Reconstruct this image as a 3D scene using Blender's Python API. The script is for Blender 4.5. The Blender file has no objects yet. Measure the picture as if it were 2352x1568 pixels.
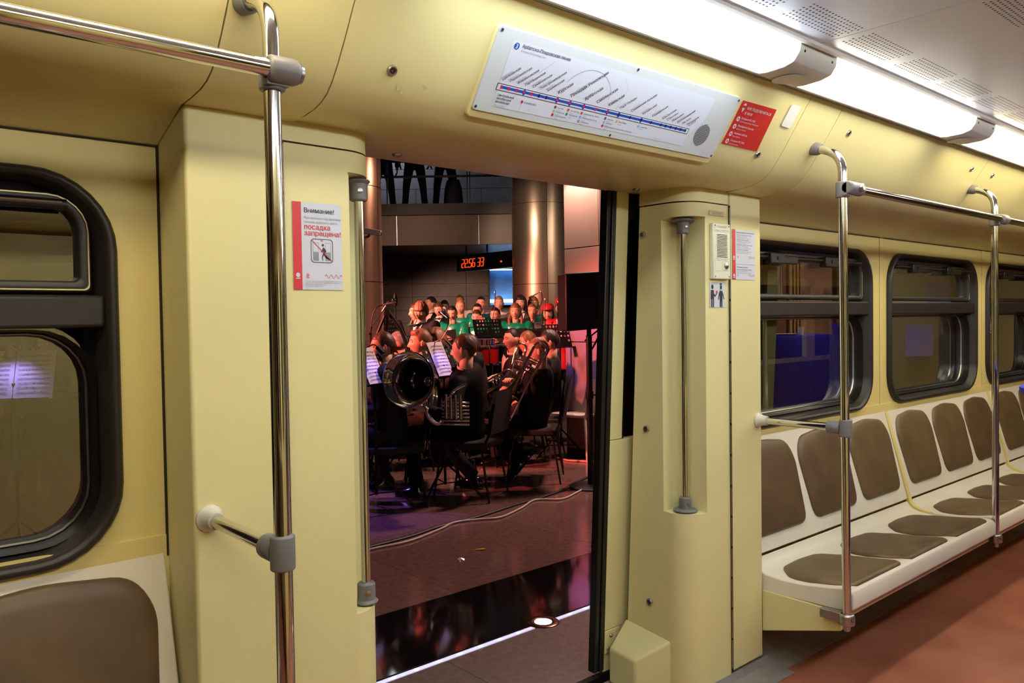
import bpy, math, random
import numpy as np
from mathutils import Matrix, Vector

scene = bpy.context.scene
COL = scene.collection
random.seed(7)
rng = np.random.default_rng(7)
# ------------------------------------------------------------------ camera
FPX, YAW, PIT, ROL = 1842.2, math.radians(48.62), math.radians(-1.584), math.radians(-.8415)
CAM = np.array([0, 0, 1.445])
VD = np.array([math.cos(YAW)*math.cos(PIT), math.sin(YAW)*math.cos(PIT), math.sin(PIT)])
_r = np.array([math.sin(YAW), -math.cos(YAW), 0])
_u = np.cross(_r, VD)
VR = math.cos(ROL)*_r + math.sin(ROL)*_u
VU = -math.sin(ROL)*_r + math.cos(ROL)*_u
cd = bpy.data.cameras.new('camera')
cd.sensor_width = 36
cd.lens = FPX*36/2352
cd.clip_start = .02
cam = bpy.data.objects.new('camera', cd)
COL.objects.link(cam)
_m = Matrix.Identity(4)
for i in range(3):
    _m[i][0], _m[i][1], _m[i][2], _m[i][3] = VR[i], VU[i], -VD[i], CAM[i]
cam.matrix_world = _m
scene.camera = cam
HD = np.array([math.cos(YAW), math.sin(YAW), 0])      # horizontal view direction
HR = _r                                              # horizontal right


def at(px, py, depth):
    """point at a depth (metres along the view axis) seen at a pixel of the 2352x1568 photo"""
    return CAM + depth*(VD + VR*(px-1176)/FPX - VU*(py-784)/FPX)


def onz(px, py, z=0.):
    v = VD + VR*(px-1176)/FPX - VU*(py-784)/FPX
    return CAM + v*(z-CAM[2])/v[2]


# ------------------------------------------------------------------ view, world, lights
vs = scene.view_settings
vs.view_transform = 'Standard'
vs.look = 'None'
vs.gamma = 1
vs.use_curve_mapping = False
vs.exposure = .1
cy = scene.cycles
cy.max_bounces, cy.diffuse_bounces, cy.glossy_bounces, cy.transmission_bounces, cy.transparent_max_bounces = 5, 2, 3, 3, 8
cy.caustics_reflective = cy.caustics_refractive = False
cy.sample_clamp_indirect = 6
cy.use_adaptive_sampling = True
cy.adaptive_threshold = .1
cy.use_denoising = True
w = bpy.data.worlds.new('world')
scene.world = w
w.use_nodes = True
w.node_tree.nodes['Background'].inputs[0].default_value = (.012, .010, .013, 1)
w.node_tree.nodes['Background'].inputs[1].default_value = 1.


def lamp(name, kind, loc, target, energy, color, size=.5, spot=60, blend=.6):
    d = bpy.data.lights.new(name, kind)
    d.energy = energy
    d.color = color
    if kind == 'AREA':
        d.size = size
    else:
        d.shadow_soft_size = size
    if kind == 'SPOT':
        d.spot_size = math.radians(spot)
        d.spot_blend = blend
    o = bpy.data.objects.new(name, d)
    COL.objects.link(o)
    o.location = loc
    q = (Vector(target)-Vector(loc)).to_track_quat('-Z', 'Y')
    o.rotation_euler = q.to_euler()
    return o


# stage lighting of the concert on the platform, with added fill lamps
lamp('stage_red_light', 'SPOT', (2.4, 8.4, 3.0), (7.0, 8.3, .75), 2300, (1, .34, .26), .12, 54)
lamp('stage_red_light', 'SPOT', (1.2, 7.2, 2.5), (3.9, 6.0, 1.42), 1800, (1, .19, .14), .08, 36)
lamp('stage_warm_light', 'SPOT', (4.2, 8.2, 3.5), (10.2, 12.4, .9), 150, (1, .66, .46), .2, 56)
lamp('back_wall_fill', 'SPOT', tuple(CAM+11.8*HD-2.2*HR+np.array([0, 0, 1.15])), tuple(CAM+17.2*HD-1.0*HR+np.array([0, 0, -.75])), 420, (1, .64, .50), .2, 40)  # added fill under the mezzanine to brighten the lower back wall
lamp('column_spot_light', 'SPOT', (7.75, 9.15, 3.1), (9.35, 9.8, 2.85), 42, (1, .78, .58), .05, 80)
lamp('left_column_fill', 'SPOT', (5.7, 6.3, 3.3), (4.65, 7.4, 2.4), 60, (1, .55, .40), .08, 60)  # added fill, brightens the flank of the left column
lamp('pier_wash_light', 'SPOT', (5.72, 5.74, 3.15), (6.02, 5.72, 2.0), 150, (1, .62, .48), .06, 120)
lamp('purple_floor_light', 'SPOT', (1.4, 8.2, 4.4), (2.95, 5.55, 0), 1300, (.34, .16, 1), .1, 21)
lamp('purple_pier_light', 'SPOT', (4.9, 6.5, 2.0), (6.03, 5.72, 1.15), 70, (.36, .22, 1), .1, 34)
lamp('warm_floor_light', 'SPOT', (6.4, 4.4, 4.6), (4.3, 5.0, 0), 750, (1, .60, .50), .2, 84)
lamp('mezzanine_fill', 'AREA', (8.9, 14.4, 5.8), (11.0, 13.9, 3.8), 70, (.90, .92, 1), 1.5)  # added cool fill for the balcony wall, no lamp known here


# ------------------------------------------------------------------ mesh helpers
def lin(c):
    out = []
    for x in c[:3]:
        x = x/255
        out.append(x/12.92 if x <= .04045 else ((x+.055)/1.055)**2.4)
    return (*out, 1)


class G:
    """collects faces for one mesh object"""
    def __init__(s):
        s.v, s.f, s.m = [], [], []

    def add(s, V, Fs, m=0):
        o = len(s.v)
        s.v += [tuple(map(float, p)) for p in V]
        s.f += [tuple(i+o for i in f) for f in Fs]
        s.m += [m]*len(Fs)
        return s

    def box(s, a, b, m=0):
        x0, y0, z0 = a
        x1, y1, z1 = b
        V = [(x0, y0, z0), (x1, y0, z0), (x1, y1, z0), (x0, y1, z0), (x0, y0, z1), (x1, y0, z1), (x1, y1, z1), (x0, y1, z1)]
        return s.add(V, [(3, 2, 1, 0), (4, 5, 6, 7), (0, 1, 5, 4), (1, 2, 6, 5), (2, 3, 7, 6), (3, 0, 4, 7)], m)

    def obox(s, c, ax, ay, az, m=0):
        """box from a centre and three half-extent vectors"""
        c, ax, ay, az = map(np.asarray, (c, ax, ay, az))
        V = [c+i*ax+j*ay+k*az for k in (-1, 1) for i, j in ((-1, -1), (1, -1), (1, 1), (-1, 1))]
        return s.add(V, [(3, 2, 1, 0), (4, 5, 6, 7), (0, 1, 5, 4), (1, 2, 6, 5), (2, 3, 7, 6), (3, 0, 4, 7)], m)

    def prism(s, poly, a, b, plane='yz', m=0):
        n = len(poly)

        def P(p, t):
            return {'yz': (t, p[0], p[1]), 'xy': (p[0], p[1], t), 'xz': (p[0], t, p[1])}[plane]
        V = [P(p, a) for p in poly]+[P(p, b) for p in poly]
        Fs = [tuple(range(n))[::-1], tuple(range(n, 2*n))]+[(i, (i+1) % n, n+(i+1) % n, n+i) for i in range(n)]
        return s.add(V, Fs, m)

    def tube(s, pts, r, n=12, m=0, cap=True, closed=False, flat=None):
        P = [np.asarray(p, float) for p in pts]
        k = len(P)
        R = [r]*k if np.isscalar(r) else list(r)
        T = []
        for i in range(k):
            if closed:
                t = P[(i+1) % k]-P[i-1]
            else:
                t = P[min(i+1, k-1)]-P[max(i-1, 0)]
            T.append(t/(np.linalg.norm(t)+1e-12))
        up = np.array([0, 0, 1.]) if abs(T[0][2]) < .9 else np.array([1., 0, 0])
        nrm = np.cross(T[0], up)
        nrm /= np.linalg.norm(nrm)
        V = []
        for i in range(k):
            nrm = nrm-T[i]*(nrm@T[i])
            nrm /= np.linalg.norm(nrm)+1e-12
            b = np.cross(T[i], nrm)
            f2 = 1 if flat is None else flat
            for j in range(n):
                a = 2*math.pi*j/n
                V.append(P[i]+R[i]*(math.cos(a)*nrm+f2*math.sin(a)*b))
        Fs = []
        for i in range(k if closed else k-1):
            i2 = (i+1) % k
            for j in range(n):
                Fs.append((i*n+j, i*n+(j+1) % n, i2*n+(j+1) % n, i2*n+j))
        if cap and not closed:
            Fs += [tuple(range(n))[::-1], tuple(range((k-1)*n, k*n))]
        return s.add(V, Fs, m)

    def lathe(s, prof, o=(0, 0, 0), ax=(0, 0, 1), n=24, m=0, cap=True):
        ax = np.asarray(ax, float)
        ax /= np.linalg.norm(ax)
        up = np.array([0, 0, 1.]) if abs(ax[2]) < .9 else np.array([1., 0, 0])
        a1 = np.cross(up, ax)
        a1 /= np.linalg.norm(a1)
        a2 = np.cross(ax, a1)
        o = np.asarray(o, float)
        V = []
        for r, h in prof:
            for j in range(n):
                t = 2*math.pi*j/n
                V.append(o+ax*h+r*(math.cos(t)*a1+math.sin(t)*a2))
        k = len(prof)
        Fs = [(i*n+j, i*n+(j+1) % n, (i+1)*n+(j+1) % n, (i+1)*n+j) for i in range(k-1) for j in range(n)]
        if cap:
            Fs += [tuple(range(n))[::-1], tuple(range((k-1)*n, k*n))]
        return s.add(V, Fs, m)

    def ell(s, c, rad, n=14, k=9, R=None, m=0):
        V = []
        for i in range(k+1):
            th = math.pi*i/k
            for j in range(n):
                ph = 2*math.pi*j/n
                p = np.array([rad[0]*math.sin(th)*math.cos(ph), rad[1]*math.sin(th)*math.sin(ph), rad[2]*math.cos(th)])
                if R is not None:
                    p = R@p
                V.append(np.asarray(c)+p)
        Fs = [(i*n+j, (i+1)*n+j, (i+1)*n+(j+1) % n, i*n+(j+1) % n) for i in range(k) for j in range(n)]
        return s.add(V, Fs, m)

    def grid(s, fn, nu, nv, m=0, flip=False):
        V = [fn(i/nu, j/nv) for j in range(nv+1) for i in range(nu+1)]
        q = nu+1
        Fs = [(j*q+i, j*q+i+1, (j+1)*q+i+1, (j+1)*q+i) for j in range(nv) for i in range(nu)]
        if flip:
            Fs = [f[::-1] for f in Fs]
        return s.add(V, Fs, m)

    def rings(s, loops, m=0, cap=True):
        """skin consecutive loops with equal point counts"""
        n = len(loops[0])
        V = [p for L in loops for p in L]
        Fs = [(i*n+j, i*n+(j+1) % n, (i+1)*n+(j+1) % n, (i+1)*n+j) for i in range(len(loops)-1) for j in range(n)]
        if cap:
            Fs += [tuple(range((len(loops)-1)*n, len(loops)*n))]
        return s.add(V, Fs, m)

    def merge(s, g, T=None, dm=0):
        V = g.v
        if T is not None:
            V = [tuple(T@Vector(p)) for p in V]
        o = len(s.v)
        s.v += V
        s.f += [tuple(i+o for i in f) for f in g.f]
        s.m += [x+dm for x in g.m]
        return s

    def mesh(s, name, mats, sharp=40):
        me = bpy.data.meshes.new(name)
        me.from_pydata(s.v, [], s.f)
        for x in (mats if isinstance(mats, (list, tuple)) else [mats]):
            me.materials.append(x)
        if len(me.materials) > 1:
            me.polygons.foreach_set('material_index', s.m)
        me.polygons.foreach_set('use_smooth', [True]*len(me.polygons))
        if sharp < 180:
            me.set_sharp_from_angle(angle=math.radians(sharp))
        me.update()
        return me


def wmat(o):
    b = Matrix.LocRotScale(o.location, o.rotation_euler, o.scale)
    return b if o.parent is None else wmat(o.parent) @ o.matrix_parent_inverse @ b


def tag(o, label=None, category=None, group=None, kind=None):
    for k, v in (('label', label), ('category', category), ('group', group), ('kind', kind)):
        if v:
            o[k] = v
    return o


def put(g, name, mats, parent=None, bevel=0, seg=2, local=False, sharp=40, facet=False, **kw):
    """link a G (or a mesh) as one object; world-space geometry unless local"""
    me = g if isinstance(g, bpy.types.Mesh) else g.mesh(name, mats, sharp)
    if facet:
        me.polygons.foreach_set('use_smooth', [False]*len(me.polygons))
    o = bpy.data.objects.new(name, me)
    COL.objects.link(o)
    if parent is not None:
        o.parent = parent
        if not local:
            o.matrix_parent_inverse = wmat(parent).inverted()
    elif not local and kw.get('kind') is None:
        co = np.array([v.co for v in me.vertices])
        b = (co.min(0)+co.max(0))/2
        b[2] = co[:, 2].min()
        me.transform(Matrix.Translation([-x for x in b]))
        o.location = b
    if bevel:
        md = o.modifiers.new('bevel', 'BEVEL')
        md.width = bevel
        md.segments = seg
        md.limit_method = 'ANGLE'
        md.angle_limit = math.radians(35)
        md.harden_normals = False
    return tag(o, **kw)


def empty(name, loc=(0, 0, 0), rz=0, parent=None, **kw):
    o = bpy.data.objects.new(name, None)
    COL.objects.link(o)
    o.empty_display_size = .1
    o.location = loc
    o.rotation_euler = (0, 0, rz)
    if parent is not None:
        o.parent = parent
        o.matrix_parent_inverse = wmat(parent).inverted()
    return tag(o, **kw)


def copy_tree(o, parent=None):
    c = o.copy()
    COL.objects.link(c)
    c.parent = parent
    if parent is not None:
        c.matrix_parent_inverse = o.matrix_parent_inverse.copy()
    for ch in list(o.children):
        copy_tree(ch, c)
    return c


def fillet(pts, r, n=6):
    """round the corners of a polyline"""
    P = [np.asarray(p, float) for p in pts]
    out = [P[0]]
    for i in range(1, len(P)-1):
        a, b, c = P[i-1], P[i], P[i+1]
        u = (a-b)/np.linalg.norm(a-b)
        v = (c-b)/np.linalg.norm(c-b)
        rr = min(r, .49*np.linalg.norm(a-b), .49*np.linalg.norm(c-b))
        p0, p2 = b+u*rr, b+v*rr
        for k in range(n+1):
            t = k/n
            out.append((1-t)**2*p0+2*t*(1-t)*b+t*t*p2)
    out.append(P[-1])
    return out


def fillet_closed(pts, r, n=5):
    k = len(pts)
    out = []
    P = [np.asarray(p, float) for p in pts]
    for i in range(k):
        out += fillet([P[i-1], P[i], P[(i+1) % k]], r, n)[1:-1]
    return out


def smooth_path(pts, n=8):
    P = [np.asarray(p, float) for p in pts]
    P = [2*P[0]-P[1]]+P+[2*P[-1]-P[-2]]
    out = []
    for i in range(1, len(P)-2):
        a, b, c, d = P[i-1:i+3]
        for k in range(n):
            t = k/n
            out.append(.5*(2*b+(c-a)*t+(2*a-5*b+4*c-d)*t*t+(3*b-a-3*c+d)*t**3))
    return out+[P[-2]]


def rrect(x0, x1, y0, y1, r, n=6):
    out = []
    for cx, cy, a0 in ((x1-r, y1-r, 0), (x0+r, y1-r, 90), (x0+r, y0+r, 180), (x1-r, y0+r, 270)):
        for k in range(n+1):
            a = math.radians(a0+90*k/n)
            out.append((cx+r*math.cos(a), cy+r*math.sin(a)))
    return out


# ------------------------------------------------------------------ materials
MATS = {}


def mat(name, col, rough=.5, metal=0., var=.06, scale=6., bump=0., bscale=60., spec=.5, emit=None, coat=0., stretch=None, col2=None, rvar=0., objrand=0.):
    if name in MATS:
        return MATS[name]
    M = bpy.data.materials.new(name)
    M.use_nodes = True
    nt = M.node_tree
    p = nt.nodes['Principled BSDF']
    tc = nt.nodes.new('ShaderNodeTexCoord')
    mp = nt.nodes.new('ShaderNodeMapping')
    if stretch:
        mp.inputs['Scale'].default_value = stretch
    nt.links.new(tc.outputs['Object'], mp.inputs[0])
    nz = nt.nodes.new('ShaderNodeTexNoise')
    nz.inputs['Scale'].default_value = scale
    nz.inputs['Detail'].default_value = 2
    nt.links.new(mp.outputs[0], nz.inputs['Vector'])
    mx = nt.nodes.new('ShaderNodeMix')
    mx.data_type = 'RGBA'
    c = np.array(lin(col)[:3])
    if col2 is None:
        a, b = c*(1-var), np.minimum(c*(1+var), 1)
    else:
        a, b = c, np.array(lin(col2)[:3])
    mx.inputs[6].default_value = (*a, 1)
    mx.inputs[7].default_value = (*b, 1)
    rp = nt.nodes.new('ShaderNodeMapRange')
    rp.inputs[1].default_value = .3
    rp.inputs[2].default_value = .7
    nt.links.new(nz.outputs[0], rp.inputs[0])
    nt.links.new(rp.outputs[0], mx.inputs[0])
    last = mx.outputs[2]
    if objrand:
        oi = nt.nodes.new('ShaderNodeObjectInfo')
        hs = nt.nodes.new('ShaderNodeHueSaturation')
        rr = nt.nodes.new('ShaderNodeMapRange')
        rr.inputs[3].default_value = 1-objrand
        rr.inputs[4].default_value = 1+objrand
        nt.links.new(oi.outputs['Random'], rr.inputs[0])
        nt.links.new(rr.outputs[0], hs.inputs['Value'])
        r2 = nt.nodes.new('ShaderNodeMapRange')
        r2.inputs[3].default_value = .5-objrand*.09
        r2.inputs[4].default_value = .5+objrand*.06
        nt.links.new(oi.outputs['Random'], r2.inputs[0])
        nt.links.new(r2.outputs[0], hs.inputs['Hue'])
        nt.links.new(last, hs.inputs['Color'])
        last = hs.outputs[0]
    nt.links.new(last, p.inputs['Base Color'])
    p.inputs['Roughness'].default_value = rough
    if rvar:
        r3 = nt.nodes.new('ShaderNodeMapRange')
        r3.inputs[3].default_value = max(rough-rvar, 0)
        r3.inputs[4].default_value = rough+rvar
        nt.links.new(nz.outputs[0], r3.inputs[0])
        nt.links.new(r3.outputs[0], p.inputs['Roughness'])
    p.inputs['Metallic'].default_value = metal
    p.inputs['Specular IOR Level'].default_value = spec
    p.inputs['Coat Weight'].default_value = coat
    if bump:
        n2 = nt.nodes.new('ShaderNodeTexNoise')
        n2.inputs['Scale'].default_value = bscale
        n2.inputs['Detail'].default_value = 1
        nt.links.new(mp.outputs[0], n2.inputs['Vector'])
        bp = nt.nodes.new('ShaderNodeBump')
        bp.inputs['Strength'].default_value = bump
        bp.inputs['Distance'].default_value = .004
        nt.links.new(n2.outputs[0], bp.inputs['Height'])
        nt.links.new(bp.outputs[0], p.inputs['Normal'])
    if emit:
        p.inputs['Emission Color'].default_value = (*emit[0], 1)
        p.inputs['Emission Strength'].default_value = emit[1]
    MATS[name] = M
    return M


def glassmat(name, tint, rough=.01, ior=1.5, gain=1.):
    M = bpy.data.materials.new(name)
    M.use_nodes = True
    nt = M.node_tree
    nt.nodes.clear()
    out = nt.nodes.new('ShaderNodeOutputMaterial')
    tr = nt.nodes.new('ShaderNodeBsdfTransparent')
    tr.inputs[0].default_value = (*tint, 1)
    gl = nt.nodes.new('ShaderNodeBsdfGlossy')
    gl.inputs['Roughness'].default_value = rough
    fr = nt.nodes.new('ShaderNodeFresnel')
    fr.inputs[0].default_value = ior
    tc = nt.nodes.new('ShaderNodeTexCoord')
    nz = nt.nodes.new('ShaderNodeTexNoise')
    nz.inputs['Scale'].default_value = 3
    nt.links.new(tc.outputs['Object'], nz.inputs['Vector'])
    mu = nt.nodes.new('ShaderNodeMath')
    mu.operation = 'MULTIPLY_ADD'
    nt.links.new(nz.outputs[0], mu.inputs[0])
    mu.inputs[1].default_value = .01
    nt.links.new(fr.outputs[0], mu.inputs[2])
    m2 = nt.nodes.new('ShaderNodeMath')
    m2.operation = 'MULTIPLY'
    m2.use_clamp = True
    m2.inputs[1].default_value = gain
    nt.links.new(mu.outputs[0], m2.inputs[0])
    ms = nt.nodes.new('ShaderNodeMixShader')
    nt.links.new(m2.outputs[0], ms.inputs[0])
    nt.links.new(tr.outputs[0], ms.inputs[1])
    nt.links.new(gl.outputs[0], ms.inputs[2])
    nt.links.new(ms.outputs[0], out.inputs[0])
    MATS[name] = M
    return M


def emat(name, col, strength):
    return mat(name, (240, 240, 240), .4, var=.01, emit=(col, strength))


# ------------------------------------------------------------------ lettering
_tc = bpy.data.curves.new('lettering_tmp', 'FONT')
_to = bpy.data.objects.new('lettering_tmp', _tc)
COL.objects.link(_to)


def text(body, size, bold=0., align='LEFT', res=2, spacing=1.):
    """flat lettering as (verts 2-D, faces)"""
    _tc.body = body.replace('н', 'h')        # the outline of this letter does not fill cleanly; a small cap H looks the same
    _tc.small_caps_scale = .79
    for ch, f in zip(body, _tc.body_format):
        f.use_small_caps = ch == 'н'
    _tc.size = size
    _tc.align_x = align
    _tc.resolution_u = res
    _tc.space_character = spacing
    dg = bpy.context.evaluated_depsgraph_get()
    me = bpy.data.meshes.new_from_object(_to.evaluated_get(dg))
    V = [(v.co.x, v.co.y) for v in me.vertices]
    Fs = [tuple(p.vertices) for p in me.polygons]
    bpy.data.meshes.remove(me)
    return V, Fs


class Sheet:
    """flat printed layer on a plane: origin o, axes ex, ey, normal n; colours are materials"""
    def __init__(s, o, ex, ey):
        s.o, s.ex, s.ey = (np.asarray(a, float) for a in (o, ex, ey))
        s.ex /= np.linalg.norm(s.ex)
        s.ey /= np.linalg.norm(s.ey)
        s.n = np.cross(s.ex, s.ey)
        s.lay = {}

    def P(s, u, v, h=0.):
        return s.o+u*s.ex+v*s.ey+h*s.n

    def g(s, key):
        return s.lay.setdefault(key, G())

    def poly(s, pts, key, h=.0006):
        n = len(pts)
        s.g(key).add([s.P(u, v, h) for u, v in pts], [tuple(range(n))])

    def rect(s, u0, v0, u1, v1, key, h=.0006):
        s.poly([(u0, v0), (u1, v0), (u1, v1), (u0, v1)], key, h)

    def disc(s, u, v, r, key, h=.0006, n=20, ry=None):
        s.poly([(u+r*math.cos(2*math.pi*i/n), v+(ry or r)*math.sin(2*math.pi*i/n)) for i in range(n)], key, h)

    def line(s, pts, w, key, h=.0006):
        for (a, b), (c, d) in zip(pts[:-1], pts[1:]):
            L = math.hypot(c-a, d-b)+1e-9
            nx, ny = -(d-b)/L*w/2, (c-a)/L*w/2
            s.poly([(a+nx, b+ny), (a-nx, b-ny), (c-nx, d-ny), (c+nx, d+ny)], key, h)

    def text(s, u, v, body, size, key, rot=0., h=.0008, **kw):
        b = kw.get('bold', 0)*size
        V, Fs = text(body, size, **kw)
        c, q = math.cos(math.radians(rot)), math.sin(math.radians(rot))
        for k in ((-1, 0, 1) if b else (0,)):
            for i, f in enumerate(Fs):
                s.g(key).add([s.P(u+c*(x+1.2*k*b)-q*y, v+q*(x+1.2*k*b)+c*y, h+.00004*k+2e-6*(i % 16)) for x, y in (V[j] for j in f)], [tuple(range(len(f)))])

    def emit(s, parent, mats, names):
        for k, g in s.lay.items():
            put(g, names.get(k, 'lettering'), mats[k], parent, kind='stuff', facet=True)
# ================================================================== materials of the car
YEL = mat('cream_yellow_panel', (230, 220, 160), .42, var=.03, scale=2.5)
YEL2 = mat('yellow_side_panel', (230, 211, 138), .42, var=.03, scale=2.5)
SHELL = mat('ivory_seat_shell', (236, 228, 210), .35, var=.03, scale=4)
CUSH = mat('brown_vinyl', (102, 82, 54), .42, var=.18, scale=9, objrand=.16)
CHROME = mat('polished_steel', (214, 214, 216), .09, metal=1., var=.02)
STEEL = mat('brushed_steel', (176, 174, 172), .32, metal=1., var=.06)
GREYP = mat('grey_plastic', (122, 120, 122), .42, var=.05)
GREYD = mat('dark_grey_plastic', (86, 83, 82), .4, var=.06)
CUPW = mat('off_white_plastic', (216, 212, 196), .38, var=.03)
RUB = mat('black_rubber', (40, 36, 33), .42, var=.12, scale=14)
BLK = mat('black_seal', (16, 15, 15), .38, var=.1)
DARKGAP = mat('dark_gap', (34, 28, 16), .8, var=.1)
LINO = mat('red_brown_linoleum', (172, 108, 82), .42, col2=(150, 88, 64), scale=3.5)
CEIL = mat('grey_ceiling_panel', (224, 229, 244), .30, var=.02, scale=2)
HOLE = mat('perforation_dark', (30, 30, 34), .7)
WHITE = mat('white_plastic', (232, 232, 230), .35, var=.02)
LAMPW = mat('lamp_cap_plastic', (214, 212, 210), .4, var=.02)
ALU = mat('worn_aluminium', (168, 164, 158), .45, metal=.4, var=.12, scale=20)
GLASS = glassmat('window_glass', (.72, .73, .66), gain=5.)
CLEAR = glassmat('clear_glass', (.88, .9, .9), gain=1.)
PAPER = mat('white_print', (208, 212, 226), .4, var=.01)
INK = mat('dark_print_ink', (52, 54, 72), .5)
INKG = mat('grey_print_ink', (140, 144, 160), .5)
BLUE = mat('blue_print', (26, 78, 178), .45)
REDP = mat('red_print', (206, 44, 30), .4)
REDW = mat('warning_red_print', (212, 52, 60), .4)

SEAM = .0035
PROF = [(1.43, 2.215), (1.48, 2.138), (1.535, 2.053), (1.567, 2.008), (1.594, 1.975), (1.618, 1.954), (1.645, 1.940), (1.68, 1.931), (1.725, 1.926)]
PROF_W = PROF+[(1.79, 1.921), (1.96, 1.861)]
PROF_D = PROF+[(1.80, 1.926), (2.06, 1.929), (2.075, 1.945)]


def cove_profile(p, t=.012):
    """closed outline of a moulded panel: p is the visible face, thickened to the outside"""
    back = [(y+t*.8, z+t) for y, z in p]
    return p+back[::-1]


# ------------------------------------------------------------------ shell of the car
X0, X1 = -5.0, 10.5
wall = empty('wall_platform_side', (1.8, 1.96, 0), kind='structure')
put(G().box((X0, -.72, -.05), (X1, 1.93, 0)), 'floor', LINO, kind='structure')
put(G().prism([(1.66, 0), (1.80, 0), (1.80, .036), (1.785, .036), (1.775, .006), (1.66, .004)], 2.45, 2.96), 'floor_edge_strip', ALU, wall)
put(G().prism([(1.70, 0), (1.95, 0), (1.95, .12), (1.93, .12), (1.80, .02), (1.70, .004)], 2.96, X1), 'floor_edge_strip', ALU, wall)
put(G().prism([(1.70, 0), (1.95, 0), (1.95, .12), (1.93, .12), (1.80, .02), (1.70, .004)], X0, .63), 'floor_edge_strip', ALU, wall)
put(G().box((.9, 1.93, -.05), (2.7, 2.14, -.004)), 'door_sill', ALU, wall, bevel=.004)
# plinth wall under the benches and opposite side of the car
put(G().box((2.96, 1.955, .1), (X1, 1.985, .95)), 'lower_panel', YEL2, wall)
put(G().box((X0, 1.955, .1), (.64, 1.985, .95)), 'lower_panel', YEL2, wall)
opp = empty('wall_opposite', (3.7, -.74, 0), kind='structure')
g = G().box((X0, -.78, 0), (X1, -.72, .95)).box((X0, -.78, 1.78), (X1, -.72, 1.88))
g.box((.50, -.78, .95), (1.22, -.72, 1.78)).box((1.74, -.78, .3), (1.84, -.72, 1.78)).box((2.38, -.78, .95), (2.95, -.72, 1.78)).box((.60, -.72, 0), (1.10, -.56, 1.9)).box((2.45, -.72, 0), (2.92, -.56, 1.9))
for k in range(-6, 4):
    if k in (-2, -1):
        continue
    c = 4.42+1.53*k
    if X0 < c-.1 and c+.1 < X1:
        g.box((c-.1, -.78, .95), (c+.1, -.72, 1.78))
put(g, 'side_panel', YEL2, opp)
put(G().box((X0, -.80, .95), (X1, -.775, 1.78)), 'dark_window', mat('dark_outside', (30, 30, 34), .12), opp)
put(G().prism([(1.24-y, z) for y, z in cove_profile(PROF_W)], X0, X1), 'cove_panel', YEL, opp)
put(G().prism([(-.70, .38), (-.70, .90), (-.62, .46), (-.16, .40), (-.16, .32), (-.70, .30)], X0, .60).prism([(-.70, .38), (-.70, .90), (-.62, .46), (-.16, .40), (-.16, .32), (-.70, .30)], 2.92, X1), 'bench_shell', CUSH, opp)
for nm, xx in (('wall_rear_end', X0), ('wall_front_end', X1)):
    put(G().box((xx-.05, -.8, 0), (xx, 2.0, 2.3)), nm, YEL2, kind='structure')

# cove panels with their seams
segs = [(X0, .63, PROF_W), (.63, .888, PROF_W), (.888, 2.685, PROF_D), (2.685, 2.92, PROF_W), (2.92, 4.452, PROF_W), (4.452, 5.985, PROF_W), (5.985, X1, PROF_W)]
for a, b, p in segs:
    put(G().prism(cove_profile(p), a+SEAM/2, b-SEAM/2), 'cove_panel', YEL, wall, sharp=60)
put(G().prism(cove_profile([(y+.014, z+.013) for y, z in PROF]), X0, X1), 'cove_backing', DARKGAP, wall)
# strip closing the cove against the ceiling (lamp tray)
put(G().prism([(1.428, 2.216), (1.433, 2.222), (1.433, 2.285), (1.20, 2.285), (1.20, 2.276), (1.424, 2.276)], X0, X1), 'lamp_tray', WHITE, wall)
put(G().prism([(1.24-1.428, 2.216), (1.24-1.433, 2.222), (1.24-1.433, 2.285), (.04, 2.285), (.04, 2.276), (1.24-1.424, 2.276)], X0, X1), 'lamp_tray', WHITE, opp)


def cove_pt(s):
    """point and outward normal on the cove face, s in metres down from its top edge"""
    acc = 0
    for (y0, z0), (y1, z1) in zip(PROF[:-1], PROF[1:]):
        L = math.hypot(y1-y0, z1-z0)
        if acc+L >= s:
            t = (s-acc)/L
            n = np.array([0, (z1-z0)/L, -(y1-y0)/L])
            return np.array([0, y0+t*(y1-y0), z0+t*(z1-z0)]), n
        acc += L


def socket_screw(P, n, r=.013, parent=wall):
    P, n = np.asarray(P, float), np.asarray(n, float)
    o = put(G().lathe([(r*.2, -.002), (r, -.002), (r*1.02, .002), (r*.85, .006), (r*.62, .006), (r*.55, .003)], P, n, 20), 'cup_washer', STEEL, parent)
    put(G().lathe([(r*.5, .001), (r*.5, .0045), (r*.22, .0045), (r*.2, .002)], P, n, 14), 'socket_screw', RUB, o)


# screws sit on the map plane z = 2.215 - 1.5 (y - 1.43)
nm_ = np.array([0, -1.5, -1.])/math.hypot(1.5, 1)
for x, y, z in ((1.022, 1.561, 2.017), (2.545, 1.562, 2.015), (3.051, 1.476, 2.146), (4.323, 1.473, 2.15), (4.612, 1.474, 2.149)):
    socket_screw((x, y, z), nm_)
for x, y in ((1.301, 1.968), (2.357, 1.956)):
    socket_screw((x, y, 1.9275), (0, 0, -1), .014)
put(G().prism(rrect(2.588, 2.648, -.045, .035, .008, 3), -.001, .002, 'xy'), 'blank_cover', WHITE, wall).matrix_parent_inverse = Matrix.Identity(4)
_o = COL.objects[-1]
ey = np.array([0, -1, 1.5])/math.hypot(1, 1.5)
mm = Matrix(((1, 0, 0, 0), (0, ey[1], nm_[1], 1.4705), (0, ey[2], nm_[2], 2.147), (0, 0, 0, 1)))
_o.matrix_parent_inverse = wmat(wall).inverted() @ mm

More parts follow.
